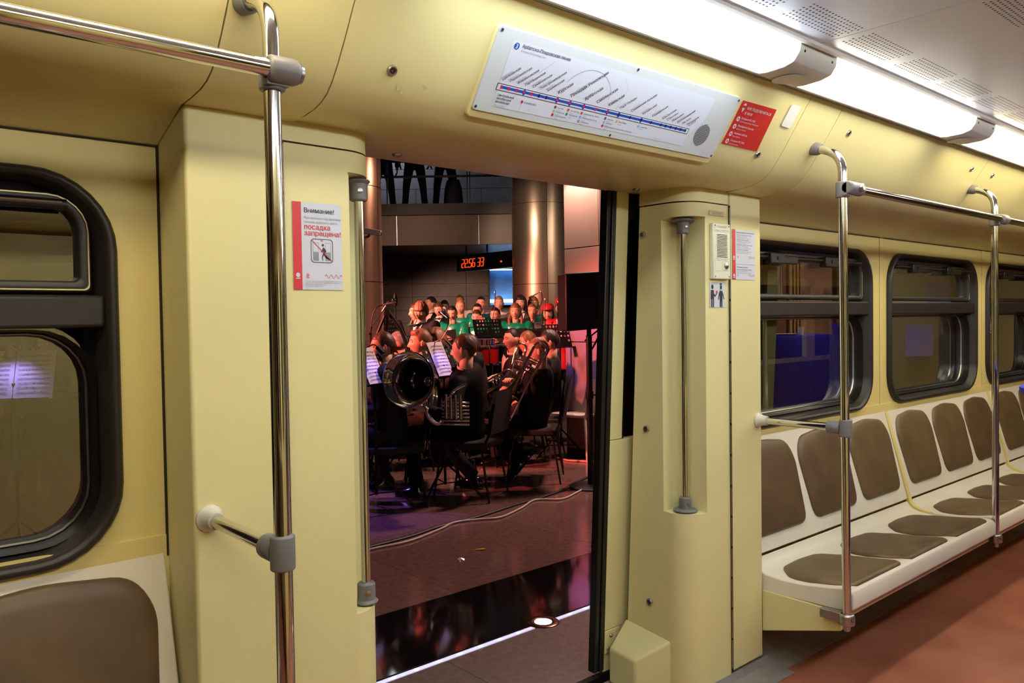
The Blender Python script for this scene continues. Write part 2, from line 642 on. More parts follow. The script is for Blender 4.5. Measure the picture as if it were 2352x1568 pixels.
# ceiling
ceil = put(G().box((X0, -.20, 2.283), (X1, 1.44, 2.30)), 'ceiling', DARKGAP, kind='structure')
JX = [2.35+.7065*k for k in range(-6, 10)]
for a, b in zip(JX[:-1], JX[1:]):
    a, b = max(a, X0), min(b, X1)
    if b-a < .05:
        continue
    p = put(G().box((a+.0018, .01, 2.272), (b-.0018, 1.232, 2.282)), 'ceiling_panel', CEIL, ceil, bevel=.001)
    if a < 1.2 or a > 4.8:
        continue
    gh = G()
    for (u, yc) in ((.0, 1.125), (.36, 1.125), (.0, .74), (.36, .74)):
        for i in range(17):
            for j in range(7):
                x = a+.038+u+i*.0172+(.0086 if j % 2 else 0)
                y = yc-.045+j*.0148
                if x > b-.01:
                    continue
                gh.add([(x+.0036*math.cos(t), y+.0036*math.sin(t), 2.2716) for t in np.arange(8)*math.pi/4], [tuple(range(8))[::-1]])
    put(gh, 'perforation', HOLE, p, kind='stuff')
put(G().prism([(1.222, 2.272), (1.222, 2.262), (1.232, 2.258), (1.246, 2.266), (1.246, 2.272)], X0, X1), 'trim_1', WHITE, kind='structure')


# ------------------------------------------------------------------ lamps
LSEC = [(1.247, 2.271), (1.252, 2.240), (1.268, 2.218), (1.30, 2.209), (1.35, 2.206), (1.378, 2.208), (1.386, 2.215), (1.386, 2.271)]
LRAIL = [(1.387, 2.271), (1.387, 2.205), (1.396, 2.204), (1.420, 2.222), (1.424, 2.271)]
LCAP = [(1.243, 2.271), (1.248, 2.238), (1.266, 2.213), (1.30, 2.204), (1.36, 2.201), (1.397, 2.205), (1.421, 2.222), (1.426, 2.271)]


def ceiling_lamp(x0, x1, em, label, side=1):
    sec = LSEC if side > 0 else [(1.24-y, z) for y, z in LSEC]
    yc = sec[4][0]
    t = empty('ceiling_lamp', ((x0+x1)/2, yc, 2.206), label=label, category='lamp', group='fluorescent lamps along the cove')
    put(G().prism(sec, x0, x1), 'diffuser', em, t, sharp=50)
    put(G().prism([(q if side > 0 else (1.24-q[0], q[1])) for q in LRAIL], x0, x1), 'housing_rail', LAMPW, t, bevel=.002)
    cap = put(G().prism([(q if side > 0 else (1.24-q[0], q[1])) for q in LCAP], x1, x1+.232), 'end_cap', LAMPW, t, bevel=.004)
    put(G().lathe([(.0, 0), (.050, 0), (.052, .0012), (.0, .0014)], (x1+.116, yc, 2.2003), (0, 0, -1), 28), 'oval_mark', LAMPW, cap)
    for dx in (.03, .2):
        put(G().lathe([(.004, 0), (.004, .002)], (x1+dx, sec[1][0]-side*.0045, 2.245), (0, -side, -.2), 10), 'screw', HOLE, cap)


E_COOL = emat('lamp_cool', (.84, .93, 1.0), 16)
E_NEUT = emat('lamp_neutral', (1.0, .95, .82), 19)
E_SOFT = emat('lamp_soft_white', (1.0, .95, .82), 13.5)
E_WARM = emat('lamp_warm', (1.0, .86, .58), 15.5)
ceiling_lamp(-.40, .83, E_WARM, 'warm white cove lamp just above the left handrail, out of frame')
ceiling_lamp(1.06, 2.27, E_COOL, 'bright cool white fluorescent lamp directly above the route map')
ceiling_lamp(2.50, 3.71, E_SOFT, 'white fluorescent lamp above the benches, second from the route map')
ceiling_lamp(3.94, 5.15, E_WARM, 'warm white lamp at the upper right edge, third from the route map')
ceiling_lamp(5.38, 6.59, E_WARM, 'warm white cove lamp further along the car, past the right edge')
for k, em in enumerate((E_NEUT, E_COOL, E_COOL, E_NEUT, E_NEUT)):
    ceiling_lamp(-.40+1.44*k, .81+1.44*k, em, '%s fluorescent lamp of the opposite side, behind the viewer and out of frame' % ('rearmost', 'second rearmost', 'middle', 'second foremost', 'foremost')[k], -1)


# ------------------------------------------------------------------ window walls
def window(idx, x0, x1, z0, z1, latch=True):
    W = empty('window_%d' % idx, ((x0+x1)/2, 1.97, z0), kind='structure')
    r = .175
    n = 8
    o1 = rrect(x0, x1, z0, z1, r, n)
    i1 = rrect(x0+.058, x1-.058, z0+.058, z1-.048, r-.045, n)
    # black rubber surround, swept ring with a rounded section
    sec = [(0, 1.972), (.003, 1.945), (.012, 1.934), (.022, 1.936), (.029, 1.948), (.034, 1.965), (.041, 1.974), (.043, 2.09)]

    def ring(t, y):
        q = rrect(x0+t, x1-t, z0+t, z1-t*.83, r-t*.78, n)
        return [(a, y, b) for a, b in q]
    put(G().rings([ring(t, y) for t, y in sec], cap=False), 'rubber_frame', RUB, W, sharp=70)
    bx0, bx1, zb = x0+.032, x1-.032, 1.44
    put(G().box((bx0, 1.944, zb), (bx1, 2.06, zb+.072)), 'crossbar', RUB, W, bevel=.008)
    # upper hopper sash with a chrome bead
    u0, u1, ub, ut = x0+.050, x1-.050, zb+.078, z1-.050
    top = rrect(u0, u1, ub, ut, .075, 6)
    # keep lower corners square: only the upper ones are round

    def sash(t, y):
        q = []
        for (a, b), (c, d) in zip(rrect(u0+t, u1-t, ub+t, ut-t, max(.085-t, .01), 6), rrect(u0+t, u1-t, ub+t, ut-t, .012, 6)):
            q.append((a, y, b) if b > (ub+ut)/2 else (c, y, d))
        return q
    put(G().rings([sash(t, y) for t, y in ((0, 2.02), (0, 1.976), (.004, 1.972), (.022, 1.972), (.026, 1.978), (.028, 2.02))], cap=False), 'sash_frame', RUB, W, sharp=60)
    put(G().rings([sash(t, y) for t, y in ((.004, 1.973), (.005, 1.969), (.008, 1.969), (.009, 1.973))], cap=False), 'chrome_bead', CHROME, W, sharp=60)
    put(G().add(sash(.024, 2.0), [tuple(range(28))]), 'upper_pane', GLASS, W)
    # lower pane
    q = [(a, 2.055, b) for a, b in rrect(x0+.036, x1-.036, z0+.036, zb+.01, .12, 6)]
    put(G().add(q, [tuple(range(len(q)))]), 'lower_pane', GLASS, W)
    # steel bead around the lower pane

    def low(t, y):
        return [(a, y, b) for a, b in rrect(x0+.047+t, x1-.047-t, z0+.047+t, zb-.002-t, .122-t*.8, 6)]
    put(G().rings([low(t, y) for t, y in ((0, 1.974), (.004, 2.0), (.006, 2.02), (.012, 2.026), (.015, 2.053))], cap=False), 'lower_bead', BLK, W, sharp=50)
    put(G().rings([low(t, y) for t, y in ((.006, 2.023), (.009, 2.019), (.012, 2.025))], cap=False), 'steel_bead', STEEL, W, sharp=50)
    if latch:
        put(G().tube([(x0+.10, 1.962, z1-.078), (x1-.10, 1.962, z1-.078)], .012, 10), 'latch_bar', BLK, W)
        put(G().tube([(x0+.11, 1.9495, z1-.075), (x1-.11, 1.9495, z1-.075)], .0025, 8), 'bright_line', STEEL, W)
        for f in (.20, .62):
            xx = x0+.06+f*(x1-x0-.12)
            lt = put(G().box((xx, 1.935, z1-.107), (xx+.12, 1.972, z1-.058)).box((xx+.12, 1.948, z1-.104), (xx+.26, 1.972, z1-.066)), 'latch', RUB, W, bevel=.005)
            put(G().lathe([(.009, 0), (.009, .004)], (xx+.06, 1.936, z1-.082), (0, -1, 0), 12), 'latch_knob', BLK, lt)


def bay(x0, x1, wx0, wx1, wz0, wz1, zb, zt=1.875):
    """yellow side panel around one window opening"""
    n = 8
    a = rrect(wx0+.006, wx1-.006, wz0+.006, wz1-.006, .170, n)
    b = []
    cx, cz = (wx0+wx1)/2, (wz0+wz1)/2
    for i, (x, z) in enumerate(a):
        c = i//(n+1)
        k = (i % (n+1))/n
        cor = [(x1, zt), (x0, zt), (x0, zb), (x1, zb)][c]
        # walk to the corner on both sides of the rounded corner
        if k < .5:
            p = [(x1, z+(zt-z)*2*k), (x+(x0-x)*2*k, zt), (x0, z+(zb-z)*2*k), (x+(x1-x)*2*k, zb)][c]
        else:
            q = 2*(k-.5)
            p = [(cor[0]+(x-cor[0])*q, zt), (x0, cor[1]+(z-cor[1])*q), (cor[0]+(x-cor[0])*q, zb), (x1, cor[1]+(z-cor[1])*q)][c]
        b.append(p)
    L = [[(x, 1.975, z) for x, z in b], [(x, 1.96, z) for x, z in b], [(x, 1.96, z) for x, z in a], [(x, 2.0, z) for x, z in a]]
    put(G().rings(L, cap=False), 'window_panel', YEL2, wall, sharp=30)


WZ0, WZ1 = .936, 1.787
for i, (wx0, wx1) in enumerate(((2.965, 4.283), (4.487, 5.81), (6.005, 7.33))):
    window(i+1, wx0, wx1, WZ0, WZ1)
    bay([2.90, 4.452, 5.985][i]+(.0 if i == 0 else .002), [4.40, 5.935, 7.45][i], wx0, wx1, WZ0, WZ1, .88)
    if i < 2:
        xs_ = [4.404, 5.939][i]
        put(G().box((xs_, 1.957, .88), (xs_+.044, 1.975, 1.872)), 'joint_strip', YEL2, wall, bevel=.002)
put(G().box((7.45, 1.96, .88), (X1, 1.99, 1.872)), 'window_panel', YEL2, wall)
window(4, -.785, .536, .914, 1.787)
bay(-.90, .648, -.785, .536, .914, 1.787, .86)
put(G().box((X0, 1.96, .86), (-.904, 1.99, 1.872)), 'window_panel', YEL2, wall)
put(G().box((X0, 2.06, -.3), (.9, 2.075, .86)), 'outer_skin', STEEL, wall)
put(G().box((2.9, 2.06, -.3), (X1, 2.075, .9)), 'outer_skin', STEEL, wall)
put(G().box((X0, 2.08, 1.95), (X1, 2.10, 2.6)), 'outer_skin', STEEL, wall)

# ------------------------------------------------------------------ pillars beside the door
put(G().box((.63, 1.78, .02), (.853, 1.99, 1.925)), 'pillar', YEL, wall, bevel=.008, seg=3)
put(G().box((2.703, 1.78, .045), (2.922, 1.99, 1.925)), 'pillar', YEL, wall, bevel=.008, seg=3)


def post_cover(hx, R, s, zbot, name):
    """door post cover; hx hinge x, R reveal x, s=+1 when the reveal faces +x"""
    r, yf, n = .10, 1.785, 10

    def rev(z):
        return 2.112-.05*z

    def outer(z):
        p = [(hx, yf+.05), (hx, yf)]
        p += [(R-s*(r+.012), yf)]
        for k in range(n+1):
            a = math.pi/2*k/n
            p.append((R-s*r+s*r*math.sin(a), yf+r-r*math.cos(a)))
        p += [(R, yf+r+.032), (R, rev(z)), (R-s*.03, rev(z))]
        return p

    def notch(z):
        p = [(hx, yf+.05), (hx, yf), (R-s*(r-.004), yf)]
        a, c, b = np.array([R-s*(r-.004), yf]), np.array([R-s*.088, yf+.122]), np.array([R, yf+.13])
        pts = [a, c, b]
        f = fillet(pts, .03, 6)
        # resample to n+1 points
        d = np.r_[0, np.cumsum([np.linalg.norm(f[i+1]-f[i]) for i in range(len(f)-1)])]
        for t in np.linspace(0, d[-1], n+1):
            i = min(np.searchsorted(d, t, 'right')-1, len(f)-2)
            k = (t-d[i])/(d[i+1]-d[i])
            p.append(tuple(f[i]*(1-k)+f[i+1]*k))
        p += [(R, yf+r+.034), (R, rev(z)), (R-s*.03, rev(z))]
        return p
    layers = [(zbot, outer), (.700, outer), (.702, notch), (1.812, notch), (1.820, outer), (1.872, outer)]
    L = [[(x, y, z) for x, y in f(z)] for z, f in layers]
    m = len(L[0])
    g = G()
    V = [p for q in L for p in q]
    Fs = [(i*m+j, i*m+j+1, (i+1)*m+j+1, (i+1)*m+j) for i in range(len(L)-1) for j in range(m-1)]
    if s < 0:
        Fs = [f[::-1] for f in Fs]
    g.add(V, Fs)
    c = put(g, 'post_cover', YEL, wall, sharp=32, bevel=.005)
    gt = G()
    Lt = [[(x, y+(.003 if x != hx else 0), z) for x, y in outer(z)] for z in (1.8765, 1.928)]
    V = [p for q in Lt for p in q]
    Fs = [(j, j+1, m+j+1, m+j) for j in range(m-1)]
    gt.add(V, Fs if s > 0 else [f[::-1] for f in Fs])
    put(gt, 'post_cap', YEL, wall, sharp=32)
    return c


coverL = post_cover(.858, 1.13, 1, .02, 'L')
coverR = post_cover(2.700, 2.45, -1, .02, 'R')
for hx in (.8555, 2.7015):
    hg = put(G().box((hx-.0014, 1.777, .05), (hx+.0014, 1.79, 1.872)), 'hinge_gap', DARKGAP, wall)
    for k in range(15):
        z = .06+k*.121
        put(G().tube([(hx, 1.7795, z), (hx, 1.7795, z+.112)], .0026, 8), 'hinge_knuckle', STEEL, hg)
for z in (1.765, 1.01, .332):
    socket_screw((2.449, 2.005-.012*(1.8-z), z), (-1, 0, 0), .0135)
# wedge shaped foot on the right post
g = G()
V = [(2.452, 1.885, .205), (2.452, 2.112, .235), (2.352, 2.118, .135), (2.352, 1.985, .125),
     (2.452, 1.885, 0), (2.452, 2.112, 0), (2.352, 2.118, 0), (2.352, 1.985, 0)]
g.add(V, [(0, 1, 2, 3), (0, 3, 7, 4), (3, 2, 6, 7), (2, 1, 5, 6), (1, 0, 4, 5), (4, 7, 6, 5)])
put(g, 'post_foot', YEL, wall, bevel=.008, seg=3)


put(G().box((X0, 1.954, 1.8585), (.628, 1.961, 1.8615)), 'shadow_joint', DARKGAP, wall)
put(G().box((2.92, 1.954, 1.8575), (X1, 1.961, 1.8605)), 'shadow_joint', DARKGAP, wall)
put(G().box((.626, 1.952, .90), (.631, 1.962, 1.862)), 'shadow_joint', DARKGAP, wall)

# ------------------------------------------------------------------ open sliding door leaf
def leaf_y(z):
    return 2.150-.052*z


D = empty('door_1', (2.7, 2.12, 0), kind='structure')


def slab(x0, x1, z0, z1, t0, t1, m, name, parent=D, bevel=.002):
    g = G()
    V = []
    for z in (z0, z1):
        y = leaf_y(z)
        V += [(x0, y+t0, z), (x1, y+t0, z), (x1, y+t1, z), (x0, y+t1, z)]
    g.add(V, [(3, 2, 1, 0), (4, 5, 6, 7), (0, 1, 5, 4), (1, 2, 6, 5), (2, 3, 7, 6), (3, 0, 4, 7)])
    return put(g, name, m, parent, bevel=bevel)


slab(2.352, 2.425, .965, 2.0, 0, .035, YEL, 'leaf_stile')
slab(2.352, 3.55, .20, .963, -.002, .035, YEL, 'leaf_panel')
slab(2.425, 3.5, 1.83, 2.0, 0, .035, BLK, 'leaf_head')
slab(2.425, 3.5, .965, 1.83, .016, .020, GLASS, 'leaf_pane')
slab(2.425, 2.437, .965, 1.83, .002, .033, BLK, 'pane_seal')
slab(3.45, 3.55, .965, 2.0, 0, .035, YEL, 'leaf_stile')
for x0, x1, a, b in ((2.300, 2.322, -.002, .036), (2.324, 2.338, -.008, .036), (2.340, 2.352, -.004, .036)):
    slab(x0, x1, .04, 2.0, a, b, BLK, 'rubber_edge', bevel=.004)
br = slab(2.352, 2.44, .105, .198, -.006, .02, YEL, 'guide_bracket')
for x, z in ((2.385, .175), (2.37, .125)):
    put(G().ell((x, leaf_y(z)-.008, z), (.008, .005, .008), 12, 8), 'dome_bolt', STEEL, br)
slab(2.352, 2.44, .03, .10, .0, .02, YEL, 'guide_foot')

# ------------------------------------------------------------------ grab poles and rails
PY, RY, RZ = 1.413, 1.386, 1.902


def clamp_col(g, c, ax, r, h, n=20):
    g.lathe([(r*.9, -h/2), (r, -h/2+.003), (r, h/2-.003), (r*.9, h/2)], c, ax, n)


def grab_pole(x, label, lean=.0, tee=None):
    t = empty('grab_pole', (x, PY, .29), label=label, category='pole', group='steel poles at the bench ends')
    pts = fillet([(x+lean, PY, .30), (x, PY, 2.035), (x, 1.555, 2.083)], .07, 8)
    put(G().tube(pts, .0158, 18), 'pole', CHROME, t)
    n = np.array([0, -.832, -.555])
    c = np.array([x, 1.515, 2.068])
    put(G().lathe([(.02, .05), (.024, .04), (.027, .012), (.034, .006), (.034, -.012)], np.array([x, 1.545, 2.079]), np.array([0, -.93, -.30]), 22), 'wall_flange', GREYP, t)
    b = put(G().lathe([(.027, -.022), (.029, -.018), (.029, .016), (.024, .02)], (x+lean, PY, .305), (0, 0, 1), 20).box((x+lean-.017, PY, .290), (x+lean+.017, PY+.10, .325)), 'foot_bracket', STEEL, t, bevel=.003)
    put(G().lathe([(.013, 0), (.013, .02), (.010, .025)], (x+lean, PY, .284), (0, 0, -1), 12), 'foot_bolt', STEEL, b)
    put(G().lathe([(.006, 0), (.006, .002), (.004, .003)], (x+lean-.012, PY-.027, .306), (-.35, -1, 0), 12), 'foot_screw', GREYD, b)
    return t


def tee(x, label_parent, end=None):
    g = G()
    clamp_col(g, (x, PY, RZ), (0, 0, 1), .024, .058)
    a, b = (x-.036, x+.052) if end is None else end
    g.lathe([(.020, a), (.0245, a+.005), (.0245, b-.008), (.021, b-.001)], (0, RY, RZ+.004), (1, 0, 0), 20)
    g.box((x-.022, RY, RZ-.024), (x+.022, PY, RZ+.024))
    c = put(g, 'tee_clamp', GREYP, label_parent, bevel=.0015)
    put(G().lathe([(.006, 0), (.006, .003), (.003, .004)], (x-.012, PY-.0235, RZ), (-.3, -1, 0), 10), 'clamp_screw', STEEL, c)


pL = grab_pole(.662, 'large chrome pole in the left foreground in front of the yellow pillar')
pR = grab_pole(2.872, 'chrome pole at the near end of the bench right of the door', .025)
pF = grab_pole(4.456, 'chrome pole farther right, between the first and second benches', .03)
hL = empty('handrail', (-.4, RY, RZ), label='chrome overhead handrail crossing the upper left corner', category='handrail', group='overhead handrails')
put(G().tube([(X0+.2, RY, RZ+.004), (.69, RY, RZ+.004)], .0165, 18), 'rail', CHROME, hL)
tee(.662, hL, (.640, .700))
put(G().lathe([(.021, .699), (.019, .706), (.008, .708)], (0, RY, RZ+.004), (1, 0, 0), 18), 'rail_end_plug', STEEL, hL)
hR = empty('handrail', (5.5, RY, RZ), label='chrome overhead handrail running above the benches on the right', category='handrail', group='overhead handrails')
put(G().tube([(2.86, RY, RZ+.004), (X1-.3, RY, RZ+.004)], .0165, 18), 'rail', CHROME, hR)
tee(2.872, hR, (2.85, 2.96))
put(G().lathe([(.016, 0), (.0165, .004), (.012, .012), (.004, .013)], (2.915, RY-.0235, RZ+.006), (0, -1, 0), 8), 'hex_plug', STEEL, hR)
tee(4.456, hR, (4.455, 4.535))


def stub(x, z, label):
    t = empty('stub_rail', (x, 1.6, z), label=label, category='handrail', group='short bars from pillar to pole')
    put(G().tube([(x, PY, z), (x, 1.775, z)], .0145, 16), 'rail', CHROME, t)
    put(G().lathe([(.0185, .045), (.021, .022), (.026, .012), (.030, .008), (.030, 0)], (x, 1.781, z), (0, -1, 0), 22), 'wall_cup', CUPW, t)
    g = G()
    clamp_col(g, (x, PY, z), (0, 0, 1), .0235, .066)
    g.lathe([(.022, .018), (.0245, .022), (.0245, .065), (.019, .07)], (x, PY, z), (0, 1, 0), 20)
    c = put(g, 'clamp', GREYP, t, bevel=.0015)
    put(G().lathe([(.005, 0), (.005, .003), (.003, .004)], (x-.022, PY+.045, z), (-1, 0, 0), 10), 'clamp_screw', STEEL, c)


stub(.662, 1.013, 'short chrome bar from the left pillar to the foreground pole')
stub(2.892, 1.022, 'short chrome bar above the near bench, from pillar to pole')


def door_grip(x, y, label, cupf):
    t = empty('door_grip', (x, y, .705), label=label, category='grip', group='vertical grips beside the door')
    put(G().tube([(x, y, .72), (x, y, 1.80)], .0125, 16), 'grip_tube', CHROME, t)
    for z, sgn in ((.704, 1), (1.812, -1)):
        put(G().lathe([(cupf-.002, 0), (cupf, .004), (cupf-.004, .008), (.024, .010), (.0235, .05), (.020, .054)], (x, y, z), (0, 0, sgn), 24), 'socket', GREYP, t)
        put(G().lathe([(.007, 0), (.007, .002), (.004, .003)], (x-.008, y-.022, z+sgn*.03), (-.3, -1, 0), 12), 'socket_screw', STEEL, t)


door_grip(1.092, 1.836, 'vertical chrome grip on the left door post under the warning poster', .031)
door_grip(2.505, 1.855, 'vertical chrome grip in the recess of the right door post', .046)

# ------------------------------------------------------------------ benches
SEATP = [(1.835, .432), (1.825, .412), (1.805, .395), (1.77, .384), (1.70, .378), (1.60, .382), (1.50, .396), (1.455, .404), (1.430, .404), (1.412, .398), (1.404, .384), (1.404, .330)]


def seat_z(y):
    ys = [p[0] for p in SEATP[:10]][::-1]
    zs = [p[1] for p in SEATP[:10]][::-1]
    return float(np.interp(y, ys, zs))


def back_y(z):
    return 1.838+(z-.46)*.262


def cushion(outline, place, cx, cy, h=.016):
    o = [(a-cx, b-cy) for a, b in outline]
    loops = []
    for s, hh in ((1.0, -.004), (1.0, .004), (.975, h*.55), (.93, h*.85), (.82, h), (.5, h*1.15), (.15, h*1.2)):
        loops.append([place(cx+a*s, cy+b*s, hh) for a, b in o])
    return G().rings(loops)


def make_bench(x0, x1, label, endpanel=False, spacer=True):
    t = empty('bench', ((x0+x1)/2, 1.68, .31), label=label, category='bench', group='molded three-seat benches')
    under = [(1.404, .330), (1.42, .318), (1.80, .310), (1.86, .40)]
    put(G().prism(SEATP+under[1:], x0, x1), 'seat_shell', SHELL, t, bevel=.005, seg=2)
    bk = [(back_y(z), z) for z in (.440, .60, .75, .905)]
    bk = bk+[(1.957, .918), (1.972, .915), (1.972, .440)]
    put(G().prism(bk, x0, x1), 'back_shell', SHELL, t, bevel=.005, seg=2)
    put(G().box((x0+.03, 1.428, .296), (x1-.03, 1.80, .312)), 'underframe', mat('beige_frame', (196, 168, 140), .5), t)
    L = (x1-x0)
    w = (L-.03)/3
    for k in range(3):
        c = x0+.015+w*(k+.5)
        hw = w/2-.016
        # back cushion outline in (x, z): flat foot, arched top
        ol = fillet_closed([(c-hw*.90, .505), (c+hw*.90, .505), (c+hw*1.0, .795), (c+hw*.80, .872), (c, .892), (c-hw*.80, .872), (c-hw*1.0, .795)], .055)
        put(cushion(ol, lambda a, b, h: (a, back_y(b)-h*.967-.002, b-h*.25), c, .69), 'back_cushion', CUSH, t, sharp=60)
        ol = fillet_closed([(c-hw*.90, 1.422), (c+hw*.90, 1.422), (c+hw*.99, 1.47), (c+hw*.99, 1.68), (c+hw*.62, 1.768), (c, 1.777), (c-hw*.62, 1.768), (c-hw*.99, 1.68), (c-hw*.99, 1.47)], .04)
        put(cushion(ol, lambda a, b, h: (a, b, seat_z(b)+h*.8), c, 1.60, .014), 'seat_cushion', CUSH, t, sharp=60)
    if spacer:
        p = [(1.954, .905), (back_y(.6)-.006, .6), (back_y(.47)-.006, .47), (1.822, .425), (1.80, .405), (1.765, .392), (1.72, .385), (1.72, .37), (1.80, .38), (1.86, .45), (1.97, .90)]
        put(G().prism(p, x1+.003, x1+.034), 'joint_spacer', YEL2, t)
    if endpanel:
        put(G().prism([(1.785, .318), (1.785, .147), (1.452, .240), (1.448, .312)], x0-.006, x0+.016), 'end_bracket', YEL, t, bevel=.003)
    return t


make_bench(2.930, 4.456, 'ivory bench with brown cushions next to the door, nearest on the right', True)
make_bench(4.492, 6.018, 'second ivory bench with brown cushions, between the two right poles and beyond')
make_bench(6.054, 7.58, 'third ivory bench at the right edge, partly hidden by the far pole', spacer=False)
make_bench(-.905, .622, 'ivory bench with brown cushion in the lower left corner under the window', spacer=False)

# ------------------------------------------------------------------ route map panel on the cove
mo = np.array([1.265, 1.588, 1.979])
mex, mey = np.array([1., 0, 0]), np.array([0, -1, 1.5])/math.hypot(1, 1.5)
mn = np.cross(mex, mey)
S = Sheet(mo+mn*.012, mex, mey)
T = empty('route_map_panel', (1.775, 1.55, 1.979), label='long white illuminated metro route map board above the open door', category='route map')


def flat(sh, outline, h0, h1):
    n = len(outline)
    return G().add([sh.P(a, b, h0) for a, b in outline]+[sh.P(a, b, h1) for a, b in outline],
                   [tuple(range(n))[::-1], tuple(range(n, 2*n))]+[(i, (i+1) % n, n+(i+1) % n, n+i) for i in range(n)])


put(flat(S, rrect(-.004, 1.028, -.022, .2125, .012, 4), -.03, -.003), 'moulded_housing', YEL, T, bevel=.004)
put(flat(S, rrect(0, 1.022, 0, .211, .010, 4), -.004, .002), 'board', mat('map_board', (200, 206, 208), .3, var=.01), T, bevel=.001)
S.o = S.o+S.n*.0022
S.poly([(.052, .187), (.058, .0185), (.843, .021), (.850, .062), (.895, .110), (.900, .1868)][::-1], 'paper', .0002)
S.disc(.0683, .1742, .0085, 'blue', n=28)
S.text(.0640, .1685, '3', .0165, 'paper', h=.0012, bold=.03)
S.text(.085, .1745, 'Арбатско-Покровская линия', .0122, 'ink', bold=.008)
S.text(.085, .1645, 'Arbatsko-Pokrovskaya line', .0078, 'grey')
ST = ['Щёлковская', 'Первомайская', 'Измайловская', 'Партизанская', 'Семёновская', 'Электрозаводская', 'Бауманская', 'Курская', 'Площадь Революции', 'Арбатская', 'Смоленская', 'Киевская', 'Парк Победы', 'Славянский бульвар', 'Кунцевская', 'Молодёжная', 'Крылатское', 'Строгино', 'Мякинино', 'Волоколамская', 'Митино', 'Пятницкое']
TK = [.0654, .0909, .1171, .1431, .1692, .1955, .2217, .2621, .311, .3648, .4131, .4625, .5108, .561, .6113, .6575, .7047, .7281, .7524, .7783, .8032, .8271]
EN = ['Shchyolkovskaya', 'Pervomayskaya', 'Izmaylovskaya', 'Partizanskaya', 'Semyonovskaya', 'Elektrozavodskaya', 'Baumanskaya', 'Kurskaya', 'Ploshchad Revolyutsii', 'Arbatskaya', 'Smolenskaya', 'Kievskaya', 'Park Pobedy', 'Slavyansky bulvar', 'Kuntsevskaya', 'Molodyozhnaya', 'Krylatskoye', 'Strogino', 'Myakinino', 'Volokolamskaya', 'Mitino', 'Pyatnitskoye']
for i, (n, u) in enumerate(zip(ST, TK)):
    big = 7 <= i <= 11
    S.text(u-.003, .0855, n, .0128 if big else .0098, 'ink', rot=41, bold=.012 if big else .004)
    S.text(u-.010, .0885, EN[i], .0072 if big else .0056, 'grey', rot=41)
S.text(.833, .0845, 'шоссе', .0098, 'ink', rot=41)
S.rect(.051, .0598, .8425, .0785, 'frame', .0004)
S.rect(.0535, .0618, .840, .0765, 'strip', .0006)
S.rect(.063, .0665, .829, .0735, 'blue', .0008)
for i, u in enumerate(TK):
    k = 'pink' if i < 5 or 7 <= i <= 11 else 'dark'
    if i in (3, 7, 8, 9, 11, 12, 14):
        S.disc(u, .070, .0062, 'blue', .0009, 16, .0068)
        S.poly([(u-.004, .0655), (u, .0605), (u+.004, .0655)][::-1], 'blue', .0009)
        S.disc(u, .0705, .0040, k if i < 12 else 'dark', .0012, 14)
    else:
        S.rect(u-.0032, .0655, u+.0032, .0745, k, .0011)
for k, s in enumerate(('Центральный', 'автобусный', 'автовокзал')):
    S.text(.0625, .0470-.0085*k, s, .0085, 'ink', bold=.01)
S.text(.0625, .0205, 'Bus terminal', .0065, 'grey')
S.disc(.1479, .045, .0042, 'pink', n=14)
S.text(.155, .0425, 'Измайлово', .0078, 'ink')
S.line([(.1479, .041), (.1475, .019)], .0005, 'pink')
for u, v, k, s in ((.266, .051, 'brown', 'Курская'), (.2658, .0395, 'green', 'Чкаловская'), (.266, .0292, 'pink', 'Курский вокзал'), (.3154, .0512, 'red', 'Охотный Ряд'), (.315, .0393, 'dgreen', 'Театральная'), (.368, .0511, 'red', 'Библиотека им. Ленина'),
                   (.368, .0394, 'sky', 'Александровский сад'), (.368, .0276, 'grey', 'Боровицкая'), (.4652, .0514, 'brown', 'Киевская'), (.4663, .0396, 'sky', 'Киевская'), (.4657, .0293, 'pink', 'Киевский вокзал, аэроэкспресс во Внуково'), (.514, .0505, 'amber', 'Парк Победы'), (.6124, .0508, 'sky', 'Кунцевская')):
    S.disc(u, v, .0044, k, n=14)
    S.text(u+.008, v-.002, s, .0056, 'ink')
    S.text(u+.008, v-.0085, 'Transfer', .0042, 'grey')
arc = [(.2725, .1209), (.287, .140), (.3062, .1545), (.325, .164), (.347, .169), (.370, .1695), (.3882, .1666), (.408, .159), (.4244, .1472), (.436, .136), (.443, .1256)]
S.line(arc, .0011, 'grey')
S.line([(.443, .1256), (.446, .112), (.447, .102)], .0009, 'grey')
S.line([(.205, .163), (.166, .124)], .0007, 'grey')
S.line([(.478, .172), (.505, .145), (.497, .108), (.490, .082)], .0005, 'grey')
S.text(.70, .0255, 'Схема линии метро', .0045, 'grey')
for k in range(17):
    v = .0335+k*.0043
    hw = math.sqrt(max(.0355**2-(v-.068)**2, 1e-6))
    S.rect(.9147-hw, v-.0010, .9147+hw, v+.0010, 'slot', .0004)
for u, v in ((.0085, .2015), (.511, .2035), (1.0135, .2015), (1.0135, .0095), (.511, .0075), (.0085, .0095)):
    S.disc(u, v, .0042, 'slot', .0016, 12)
col = dict(paper=PAPER, ink=INK, grey=INKG, blue=BLUE, frame=mat('strip_frame', (74, 72, 78), .4), strip=mat('strip_bed', (206, 210, 226), .3), pink=mat('pink_led', (214, 26, 84), .4), dark=mat('dark_led', (40, 30, 60), .4), brown=mat('brown_ink', (140, 70, 60), .5), green=mat('lime_ink', (140, 204, 120), .5), red=mat('red_ink', (222, 80, 70), .5), dgreen=mat('green_ink', (50, 150, 100), .5), sky=mat('sky_ink', (110, 180, 234), .5), amber=mat('amber_ink', (220, 180, 40), .5), slot=mat('black_slot', (46, 44, 48), .6))
